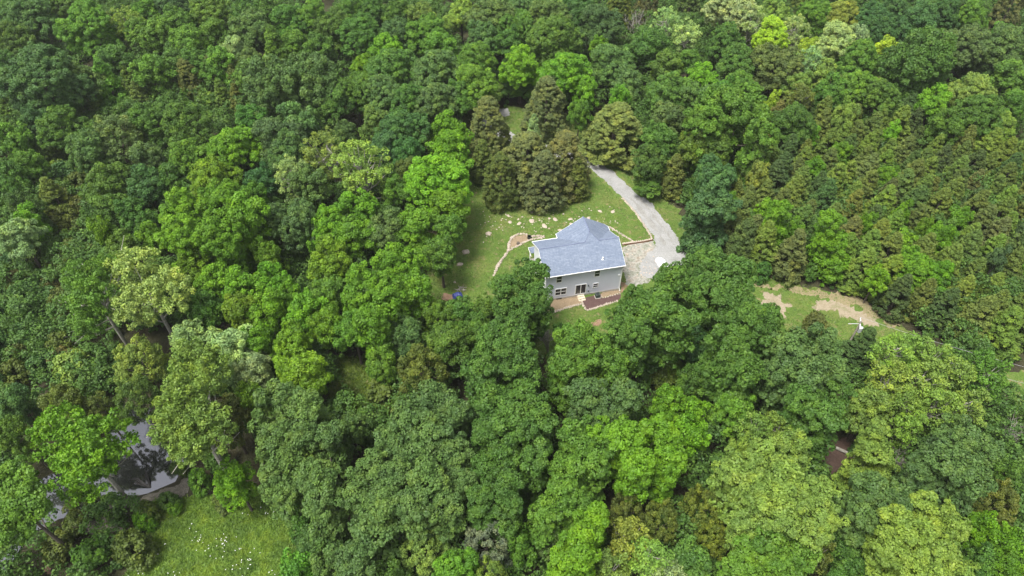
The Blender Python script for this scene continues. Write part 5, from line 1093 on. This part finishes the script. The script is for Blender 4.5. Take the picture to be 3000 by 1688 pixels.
# woodland beyond what the frame shows
rng=np.random.default_rng(5); parts=[]; R0,(LV,LF,LT)=LOBES[0]
sub=rng.random(len(LF))<.22; L4=LV.reshape(-1,4,3)[sub]; ctr=L4.mean(1,keepdims=True); L4=ctr+(L4-ctr)*2.0; lt=LT[sub]
for k in range(520):
    x=rng.uniform(-260,260); y=rng.uniform(-20,300)
    if (y<204 and abs(x)<68+.66*(y-30) ) and y>22: continue
    if y<=22 and abs(x)<60: continue
    s=rng.uniform(1.1,1.8); z=rng.uniform(8,11); v=L4*np.array([s,s,s*1.2])+[x,y,z]; m=len(v)
    parts.append((v.reshape(-1,3),np.arange(4*m).reshape(m,4),np.clip(lt*.6+rng.random()*.4,0,1)))
wl=link('woodland',mesh_np('woodland',*cat(parts)),LEAF); wl.color=(.060,.140,.035,1); tag(wl,'continuous green woodland beyond the clearing on every side','woodland',kind='stuff')
# ---------------------------------------------------------------- house
A12=R_(12); house=empty('house',(5.13,75.3,0),A12); tag(house,'two-storey grey-sided house with blue-grey shingle roof in the clearing','house')
SID=mat('grey_siding',(.64,.67,.78),.55,.3); nt=SID.node_tree
tc=nt.nodes.new('ShaderNodeTexCoord'); wv=nt.nodes.new('ShaderNodeTexWave'); wv.wave_profile='SAW'; wv.bands_direction='Z'; wv.inputs['Scale'].default_value=1.2
nt.links.new(tc.outputs['Object'],wv.inputs['Vector']); bp=nt.nodes.new('ShaderNodeBump'); bp.inputs['Strength'].default_value=.6; bp.inputs['Distance'].default_value=.03
nt.links.new(wv.outputs['Fac'],bp.inputs['Height']); nt.links.new(bp.outputs[0],nt.nodes['Principled BSDF'].inputs['Normal'])
c=mixc(nt,.25,(.64,.67,.78),ramp(nt,nz(nt,.7,5),[(.3,(.55,.57,.66)),(.7,(.68,.71,.82))])); nt.links.new(c,nt.nodes['Principled BSDF'].inputs['Base Color'])
WSID=mat('white_siding',(.70,.72,.74),.55,.3)
SH=mat('blue_grey_shingles',(.2,.23,.3),.85,.2); nt=SH.node_tree
br=nt.nodes.new('ShaderNodeTexBrick'); br.inputs['Scale'].default_value=1; br.inputs['Brick Width'].default_value=.9; br.inputs['Row Height'].default_value=.22; br.inputs['Mortar Size'].default_value=.012
br.inputs['Color1'].default_value=(.132,.165,.230,1); br.inputs['Color2'].default_value=(.166,.203,.268,1); br.inputs['Mortar'].default_value=(.10,.125,.19,1)
tc=nt.nodes.new('ShaderNodeTexCoord'); nt.links.new(tc.outputs['Object'],br.inputs['Vector'])
c=mixc(nt,.7,br.outputs['Color'],ramp(nt,nz(nt,3,8,.85),[(.25,(.45,.45,.5)),(.75,(1.6,1.55,1.45))]),'MULTIPLY'); c=mixc(nt,.3,c,ramp(nt,nz(nt,.5,5,.7),[(.3,(.75,.77,.8)),(.7,(1.25,1.2,1.12))]),'MULTIPLY'); nt.links.new(c,nt.nodes['Principled BSDF'].inputs['Base Color'])
bp=nt.nodes.new('ShaderNodeBump'); bp.inputs['Strength'].default_value=.5; bp.inputs['Distance'].default_value=.04; nt.links.new(br.outputs['Fac'],bp.inputs['Height']); nt.links.new(bp.outputs[0],nt.nodes['Principled BSDF'].inputs['Normal'])
CAPM=nmat('ridge_shingles',5,[(.3,(.10,.12,.19)),(.7,(.17,.20,.28))],bump=.2)
TRIM=mat('white_trim',(.78,.78,.78),.45); GLASS=mat('window_glass',(.025,.028,.03),.08,.6); DARK=mat('dark_metal',(.03,.035,.035),.5); CONC=nmat('concrete',3,[(.3,(.30,.28,.25)),(.7,(.42,.39,.35))],bump=.2)
STEP=nmat('step_wood',4,[(.3,(.45,.38,.28)),(.7,(.62,.54,.42))],bump=.2)
mb=MB(); mb.box((.3,.35,-.1),(13.1,8.25,.32)); mb.box((4.65,8.25,-.1),(12.95,9.25,.32)); mb.build('foundation',CONC,house)
def zr(y): return 6+.5294*y-.20 if y<=4.25 else 6+.5294*(8.5-y)-.20
mb=MB(); P=[(.4,.32),(8.2,.32),(8.2,zr(8.2)),(4.25,zr(4.25)),(.4,zr(.4))]
mb.add([(.35,y,z) for y,z in P]+[(13.05,y,z) for y,z in P],[(4,3,2,1,0),(5,6,7,8,9)]+[(i,(i+1)%5,(i+1)%5+5,i+5) for i in range(5)])
mb.build('wall',SID,house)
mb=MB(); P=[(4.7,.32),(12.9,.32),(12.9,5.9),(8.81,8.8),(4.7,5.9)]
mb.add([(x,8.202,z) for x,z in P]+[(x,9.2,z) for x,z in P],[(4,3,2,1,0),(5,6,7,8,9)]+[(i,(i+1)%5,(i+1)%5+5,i+5) for i in range(5)])
mb.build('wing_wall',SID,house)
mb=MB(); P=[(.42,.34),(8.18,.34),(8.18,zr(8.18)-.02),(4.25,zr(4.25)-.02),(.42,zr(.42)-.02)]
mb.add([(.32,y,z) for y,z in P]+[(.347,y,z) for y,z in P],[(4,3,2,1,0),(5,6,7,8,9)]+[(i,(i+1)%5,(i+1)%5+5,i+5) for i in range(5)])
mb.build('gable_cladding',WSID,house)
mb=MB(); dz=.14
mb.prism([(0,0,6),(13.4,0,6),(13.4,4.25,8.25),(9.95,4.25,8.25),(8.81,5.75,9.045),(7.67,4.25,8.25),(0,4.25,8.25)],dz)
mb.prism([(0,4.25,8.25),(7.67,4.25,8.25),(4.38,8.6,5.947),(0,8.6,5.947)],dz)
mb.prism([(9.95,4.25,8.25),(13.4,4.25,8.25),(13.4,8.6,5.947),(13.24,8.6,5.947)],dz)
mb.prism([(7.67,4.25,8.25),(8.81,5.75,9.05),(8.81,9.5,9.05),(4.38,9.7,5.947),(4.38,8.6,5.947)],dz)
mb.prism([(8.81,9.5,9.05),(8.81,5.75,9.05),(9.95,4.25,8.25),(13.24,8.6,5.947),(13.6,8.9,5.70),(13.6,10.05,5.70),(12.9,10.2,6.19)],dz)
roof=mb.build('roof',SH,house)
mb=MB()
def cap(a,b,r=.09):
    mb.tube([a,b],[r,r],6)
cap((0,4.25,8.25),(7.67,4.25,8.25),.075);cap((9.95,4.25,8.25),(13.4,4.25,8.25),.075);cap((8.81,5.75,9.06),(8.81,9.5,9.06),.12);cap((8.81,5.75,9.06),(7.67,4.25,8.27),.05);cap((8.81,5.75,9.06),(9.95,4.25,8.27),.05)
mb.build('ridge_cap',CAPM,roof)
mb=MB(); mb.tube([(9.92,1.4,6.6),(9.92,1.4,7.15)],[.07,.07],8); mb.tube([(9.92,1.4,7.15),(9.92,1.4,7.25)],[.14,.05],8); mb.tube([(9.92,1.4,6.7),(9.92,1.4,6.78)],[.2,.16],8); mb.build('vent_pipe',TRIM,roof)
mb=MB(); mb.box((-.02,-.10,5.89),(13.42,-.005,5.99)); mb.build('gutter',TRIM,house)
mb=MB()
def bar(a,b,h=.18,t=.03,ax=0):
    a=Vector(a);b=Vector(b); o=Vector((t,0,0)) if ax==0 else Vector((0,t,0))
    mb.add([a,b,b-Vector((0,0,h)),a-Vector((0,0,h)),a+o,b+o,b+o-Vector((0,0,h)),a+o-Vector((0,0,h))],[(0,1,2,3),(7,6,5,4),(0,4,5,1),(1,5,6,2),(2,6,7,3),(3,7,4,0)])
bar((-.035,0,6.01),(-.035,4.25,8.26));bar((-.035,4.25,8.26),(-.035,8.6,5.96));bar((13.405,0,6.01),(13.405,4.25,8.26));bar((13.405,4.25,8.26),(13.405,8.6,5.96))
mb.box((-.02,8.605,5.80),(4.36,8.7,5.955)); mb.box((13.605,8.9,5.55),(13.66,10.05,5.72)); bar((8.81,9.5,9.05),(4.38,9.7,5.95),.18,.03,1); mb.box((4.31,8.72,5.8),(4.37,9.7,5.96)); bar((12.9,10.21,6.2),(13.6,10.06,5.71),.16,.03,1)
mb.build('fascia',TRIM,house)
for s_ in (.33,13.0):
    mb=MB(); mb.box((s_-.02,.36,.33),(s_+.10,.398,5.78)); mb.build('corner_trim',TRIM,house)
mb=MB(); mb.tube([(12.9,-.03,5.8),(13.12,.28,5.5),(13.12,.3,.4),(13.12,-.1,.15)],[.045]*4,6); mb.build('downspout',TRIM,house)
def window(x0,x1,z0,z1,double=False,door=False,name='window'):
    mb=MB(); f=.09 if not door else .11; y0,y1=.33,.397
    mb.box((x0,y0,z0),(x1,y1,z0+f));mb.box((x0,y0,z1-f),(x1,y1,z1));mb.box((x0,y0,z0+f),(x0+f,y1,z1-f));mb.box((x1-f,y0,z0+f),(x1,y1,z1-f))
    xm=(x0+x1)/2;zm=(z0+z1)/2
    if double or door: mb.box((xm-.05,y0+.005,z0+f),(xm+.05,y1,z1-f))
    o=mb.build(name,TRIM,house)
    mb=MB(); mb.box((x0+f,.365,z0+f),(x1-f,.396,z1-f)); mb.build('glass',GLASS,o)
    if not door:
        mb=MB()
        if double: mb.box((x0+f,.34,zm-.03),(xm-.05,.364,zm+.03)); mb.box((xm+.05,.34,zm-.03),(x1-f,.364,zm+.03))
        else: mb.box((x0+f,.34,zm-.03),(x1-f,.364,zm+.03))
        mb.build('sash_rail',TRIM,o)
        mb=MB(); mb.box((x0+f,.345,z0+f+.02),(x1-f,.363,zm-.04)) if False else None
    else:
        mb=MB(); mb.box((xm+.08,.30,1.1),(xm+.12,.335,1.5)); mb.build('handle',DARK,o)
window(2.05,3.05,3.95,5.42); window(8.4,9.4,4.0,5.5); window(2.0,3.95,.95,2.55,double=True); window(8.4,9.35,1.45,2.5)
window(5.4,7.3,.45,2.75,door=True,name='sliding_door')
mb=MB(); mb.box((2.3,.32,.0),(3.2,.345,.28)); mb.build('basement_window',GLASS,house)
for x,z in ((7.62,2.2),(7.72,.9)):
    mb=MB(); mb.box((x-.09,.25,z-.12),(x+.09,.398,z+.12)); mb.build('wall_lamp' if z>2 else 'outlet_box',DARK if z>2 else DARK,house)
mb=MB(); mb.box((12.6,.3,3.35),(12.85,.398,3.65)); mb.build('utility_box',TRIM,house)
# porch at the far (front) side
mb=MB(); mb.prism([(-.15,8.25,3.7),(4.6,8.25,3.7),(4.6,10.4,3.0),(-.15,10.4,3.0)],.12); pr_=mb.build('porch_roof',SH,house)
mb=MB(); mb.box((-.2,8.3,2.82),(-.155,10.42,2.98)); mb.box((-.2,10.42,2.82),(4.6,10.47,3.0)); mb.build('porch_fascia',TRIM,pr_)
for x in (.1,2.2,4.3):
    mb=MB(); mb.box((x-.07,10.15,.3),(x+.07,10.29,2.97)); mb.build('porch_post',TRIM,house)
mb=MB(); mb.box((-.1,8.3,0),(4.6,10.4,.29)); mb.build('porch_deck',CONC,house)
for x0 in (.9,2.6):
    mb=MB(); mb.box((x0,8.21,1.0),(x0+.9,8.26,2.5)); mb.build('front_window',TRIM,house)
def L2W(x,y,z=0): c,s=math.cos(A12),math.sin(A12); return (5.13+x*c-y*s,75.3+x*s+y*c,z)
st=empty('back_steps',L2W(6.4,.3),A12); tag(st,'short flight of pale steps below the sliding back door','steps')
for k in range(3):
    mb=MB(); mb.box((-.55,-.38*(k+1),.32-.12*k-.1),(.55,-.38*k-.02,.36-.12*k-.03)); mb.build('tread',STEP,st)
mb=MB(); mb.box((-.6,-1.15,.0),(-.56,0,.2)); mb.box((.56,-1.15,.0),(.6,0,.2)); mb.build('stringer',STEP,st)
ac=empty('air_conditioner',L2W(9.1,-.45),A12); tag(ac,'dark boxy cooling unit standing against the back wall right of the steps','air conditioner')
mb=MB(); mb.box((-.36,-.36,.05),(.36,.36,.75)); mb.build('casing',mat('ac_casing',(.05,.07,.06),.6),ac)
mb=MB(); mb.tube([(0,0,.752),(0,0,.775)],[.28,.26],16); [mb.tube([(0,0,.79),(math.cos(a)*.27,math.sin(a)*.27,.79)],[.01,.01],4) for a in np.arange(0,6.28,.52)]; mb.build('fan_grille',DARK,ac)
mb=MB(); mb.box((-.45,-.45,.0),(.45,.45,.049)); mb.build('pad',CONC,ac)
# ---------------------------------------------------------------- stones and edgings
STM=nmat('limestone',2,[(.3,(.25,.20,.15)),(.7,(.40,.34,.27))],9,[(.3,(.2,.16,.13)),(.7,(.58,.52,.45))],bump=.5,bs=6)
def rockmesh(mb,x,y,r,h,rnd,z=0):
    bm=bmesh.new(); bmesh.ops.create_icosphere(bm,subdivisions=2,radius=1); sd=rnd.random()*50
    a=rnd.random()*3.14; ex=.75+.5*rnd.random()
    V=[]
    for v in bm.verts:
        p=v.co; k=1+.45*noise.noise(Vector((p.x*1.1+sd,p.y*1.1,p.z*1.1)))+.15*noise.noise(Vector((p.x*3+sd,p.y*3,p.z*3))); q=Vector((p.x*k*r*ex,p.y*k*r/ex,p.z*k*h)); q.rotate(Matrix.Rotation(a,3,'Z').to_euler()); V.append((q.x+x,q.y+y,max(q.z,-.05)+z))
    mb.add(V,[tuple(v.index for v in f.verts) for f in bm.faces]); bm.free()
rnd=random.Random(8)
for k,((x,y),r) in enumerate(STONES):
    mb=MB(); rockmesh(mb,0,0,r*.88,max(.08,r*.33),rnd); o=mb.build('rock',STM); o.location=(x,y,.02)
    where='left of the house' if x<-4 else 'on the lawn behind the house' if x<7 else 'on the lawn behind the roof peak' if x<12 else 'near the driveway edge'
    o['_w']=('large ' if r>.5 else 'small ' if r<.3 else '')+'pale limestone rock '+where
ro=[o for o in bpy.data.objects if o.name.startswith('rock')]
from collections import defaultdict
D=defaultdict(list)
for o in ro: D[o['_w']].append(o)
ORD=['first','second','third','fourth','fifth','sixth','seventh','eighth','ninth','tenth']
for b,L in D.items():
    L.sort(key=lambda o:o.location.x)
    for i,o in enumerate(L):
        s='' if len(L)==1 else ', '+('leftmost' if i==0 else 'rightmost' if i==len(L)-1 else ORD[i]+' from left'); tag(o,b+s,'rock','rocks scattered on the lawn'); del o['_w']
mb=MB(); rnd=random.Random(21)
for k in range(230):
    if k<150: x=rnd.uniform(-6,20); y=95.5+rnd.gauss(0,2.6)
    else: x=rnd.uniform(19.5,25); y=rnd.uniform(81,90)
    if 4<x<19 and y<88: continue
    rockmesh(mb,x,y,rnd.uniform(.05,.16),rnd.uniform(.03,.07),rnd,.03)
o=mb.build('rubble',STM); tag(o,'small pale stones strewn through the lawn and side yard','rubble',kind='stuff')
def edging(name,P,label,w=.17,h=.2,step=.32):
    mb=MB()
    for i in range(len(P)-1):
        a=Vector(P[i]);b=Vector(P[i+1]);m=max(1,int((b-a).length/step))
        for k in range(m):
            p=a.lerp(b,(k+.5)/m); rockmesh(mb,p.x+rnd.uniform(-.04,.04),p.y+rnd.uniform(-.04,.04),w*rnd.uniform(.85,1.3),h*rnd.uniform(.7,1.2),rnd,.02)
    o=mb.build(name,STM); tag(o,label,'stone edging','stone edgings of the beds and paths')
edging('stone_edging',EDGE1,'outer arc of pale stones round the seating area left of house',.24,.28,.4)
edging('stone_edging',EDGE2,'inner stone line between seating area and house lawn',.2,.2)
edging('stone_edging',EDGE3,'long stone border along the left side of the driveway',.2,.22,.36)
edging('stone_edging',EDGE5,'diagonal stone line crossing the lawn right of the roof peak',.18,.2)
edging('stone_edging',EDGE6,'stone border below the earth bed left of the back steps',.2,.22)
edging('stone_edging',EDGE7,'stone border bent around the dark mulched bed',.19,.2)
edging('stone_edging',EDGE8,'stone border of the small bed at the right house corner',.15,.18)
# retaining wall along the side yard
rw=empty('retaining_wall',(EDGE4[-1][0],EDGE4[-1][1],0)); tag(rw,'low brown retaining wall with stone coping between lawn and side yard','wall')
mb=MB(); mc=MB()
for i in range(len(EDGE4)-1):
    a=Vector(EDGE4[i])-Vector(EDGE4[-1]);b=Vector(EDGE4[i+1])-Vector(EDGE4[-1]);t=(b-a).normalized();q=Vector((-t.y,t.x))*.18
    if q.y>0:q=-q
    mb.prism([(a.x,a.y,.34),(b.x,b.y,.34),(b.x+q.x,b.y+q.y,.34),(a.x+q.x,a.y+q.y,.34)],.42)
    m=max(1,int((b-a).length/.34))
    for k in range(m):
        p=a.lerp(b,(k+.5)/m); rockmesh(mc,p.x,p.y,.2,.1,rnd,.38)
mb.build('wall_face',nmat('brown_brick',3,[(.3,(.15,.07,.045)),(.7,(.26,.14,.09))],bump=.4),rw); mc.build('coping',STM,rw)
# stump, barrel, tarp, pile, logs
x,y=MISC['stump']; mb=MB(); mb.tube([(0,0,0),(0,0,.35),(0,0,.37)],[.33,.27,.2],10); o=mb.build('tree_stump',BARK); o.location=(x,y,.03); tag(o,'dark cut stump inside the stone ringed seating area','stump')
x,y=MISC['barrel']; mb=MB(); mb.tube([(0,0,0),(0,0,.5),(0,0,.5),(0,0,.12)],[.36,.36,.30,.30],14); o=mb.build('fire_ring',DARK); o.location=(x,y,.03); tag(o,'dark round fire ring at the right end of the seating area','fire pit')
x,y=MISC['tarp']; bm=bmesh.new(); bmesh.ops.create_grid(bm,x_segments=22,y_segments=16,size=1)
for v in bm.verts:
    r=max(abs(v.co.x),abs(v.co.y)); z=.75*(1-r**3)+.22*noise.noise(v.co*2.2)+.10*noise.noise(v.co*6); v.co=Vector((v.co.x*.85,v.co.y*.6,max(.03,z)))
me=bpy.data.meshes.new('tarp'); bm.to_mesh(me); bm.free(); me.shade_smooth(); o=link('tarp',me,mat('blue_tarp',(.035,.05,.20),.4,.4)); o.location=(x,y,.02); o.rotation_euler.z=.3; tag(o,'crumpled dark blue tarp over a pile at the lawn\'s lower left end','tarp')
mb=MB(); rnd2=random.Random(4)
for k in range(9): a=rnd2.random()*6.28; mb.tube([(rnd2.uniform(-.7,.7),rnd2.uniform(-.4,.4),.08),(math.cos(a)*1.1,math.sin(a)*.6,.25+.2*rnd2.random())],[.07,.05],6)
o=mb.build('log_pile',PALEBARK); o.location=(x+.4,y+1.5,0); tag(o,'small heap of cut sticks above the blue tarp','log pile')
x,y=MISC['pile']; bm=bmesh.new(); bmesh.ops.create_grid(bm,x_segments=26,y_segments=26,size=1)
for v in bm.verts:
    r=min(1,v.co.length); v.co=Vector((v.co.x*1.0,v.co.y*1.7,(1-r)**1.3*.4+(.07*noise.noise(v.co*5) if r<.95 else 0)-.01))
me=bpy.data.meshes.new('gravel_pile'); bm.to_mesh(me); bm.free(); me.shade_smooth(); o=link('gravel_pile',me,nmat('white_gravel',5,[(.3,(.5,.5,.5)),(.7,(.7,.7,.7))],bump=.4,bs=8)); o.location=(x,y,.03); o.rotation_euler.z=.35; tag(o,'bright white low gravel heap on the driveway turnaround','gravel pile')
x,y=MISC['log']; mb=MB(); mb.tube([(-1.3,.9,.25),(0,.1,.28),(1.1,-.8,.22)],[.24,.22,.16],8); o=mb.build('fallen_log',PALEBARK); o.location=(x,y,0); tag(o,'pale fallen log in the brown forest-floor gap','log')
x,y=MISC['branch']; mb=MB(); rnd2=random.Random(14)
for k in range(11):
    a=rnd2.uniform(1.2,3.6); L=rnd2.uniform(1,3.0); mb.tube([(1.2,-.8,-.1),(math.cos(a)*L*.5,math.sin(a)*L*.5,.55+.3*rnd2.random()),(math.cos(a)*L,math.sin(a)*L,.1)],[.09,.06,.02],5)
o=mb.build('fallen_branch',mat('wet_wood',(.02,.017,.015),.4)); o.location=(x,y,-.8); tag(o,'black bare branches lying fallen in the pond','branch')
# ---------------------------------------------------------------- utility poles and wires
WOOD=nmat('pole_wood',3,[(.3,(.20,.17,.14)),(.7,(.34,.30,.26))],bump=.3)
p0=Vector((MISC['pole'][0],MISC['pole'][1],0)); w1=Vector((MISC['w1'][0],MISC['w1'][1],0)); dr=(w1-p0).normalized(); p1=p0+dr*38
GAL=mat('galvanised',(.55,.56,.58),.4,.5,.3)
def pole(p,label):
    r=empty('utility_pole',p,math.atan2(dr.y,dr.x)); tag(r,label,'utility pole','utility poles')
    mb=MB(); mb.tube([(0,0,-.3),(0,0,10)],[.17,.12],10); mb.build('post',WOOD,r)
    mb=MB(); mb.box((-.06,-1.15,9.35),(.06,1.15,9.5)); mb.build('crossarm',mat('weathered_arm',(.5,.5,.5),.7),r)
    mb=MB(); mb.tube([(.42,0,7.75),(.42,0,8.75),(.42,0,8.85)],[.27,.27,.15],14); t=mb.build('transformer',GAL,r)
    mb=MB(); mb.tube([(.42,.1,8.8),(.42,.1,9.1)],[.05,.035],8); mb.build('bushing',DARK,t)
    for yy in (-1.0,1.0):
        mb=MB(); mb.tube([(0,yy,9.5),(0,yy,9.68)],[.05,.035],8); mb.build('insulator',GAL,r)
    mb=MB(); mb.tube([(-.14,0,9.3),(-1.5,-.4,9.15)],[.045,.04],6); mb.build('bracket_arm',GAL,r)
pole(p0,'utility pole with grey transformer above the dark cedar in right clearing'); pole(p1,'second utility pole further right along the wires, outside the woods edge')
for k,(za,off,lb) in enumerate(((9.66,1.0,'upper thin power line running right from utility pole'),(7.6,0,'lower thin power line running right from utility pole'))):
    q=Vector((-dr.y,dr.x,0))*off; a=p0+q+Vector((0,0,za)); b=p1+q+Vector((0,0,za)); mb=MB(); mb.tube([a.lerp(b,t/16)-Vector((0,0,1.1*4*(t/16)*(1-t/16))) for t in range(17)],[.018]*17,5); o=mb.build('power_line',mat('wire',(.30,.30,.30),.5)); tag(o,lb,'power line','power lines')

# ---------------------------------------------------------------- air
hz=MB(); hz.box((-905,-305,-3),(905,1305,84.5)); h=hz.build('haze'); tag(h,'thin pale summer haze over the woods',kind='stuff')
hm=bpy.data.materials.new('haze'); hm.use_nodes=True; nt=hm.node_tree; nt.nodes.remove(nt.nodes['Principled BSDF'])
pv=nt.nodes.new('ShaderNodeVolumePrincipled'); pv.inputs['Color'].default_value=(.86,.90,.88,1); pv.inputs['Density'].default_value=.00014; pv.inputs['Anisotropy'].default_value=.2
nt.links.new(pv.outputs[0],nt.nodes['Material Output'].inputs['Volume']); h.data.materials.append(hm)
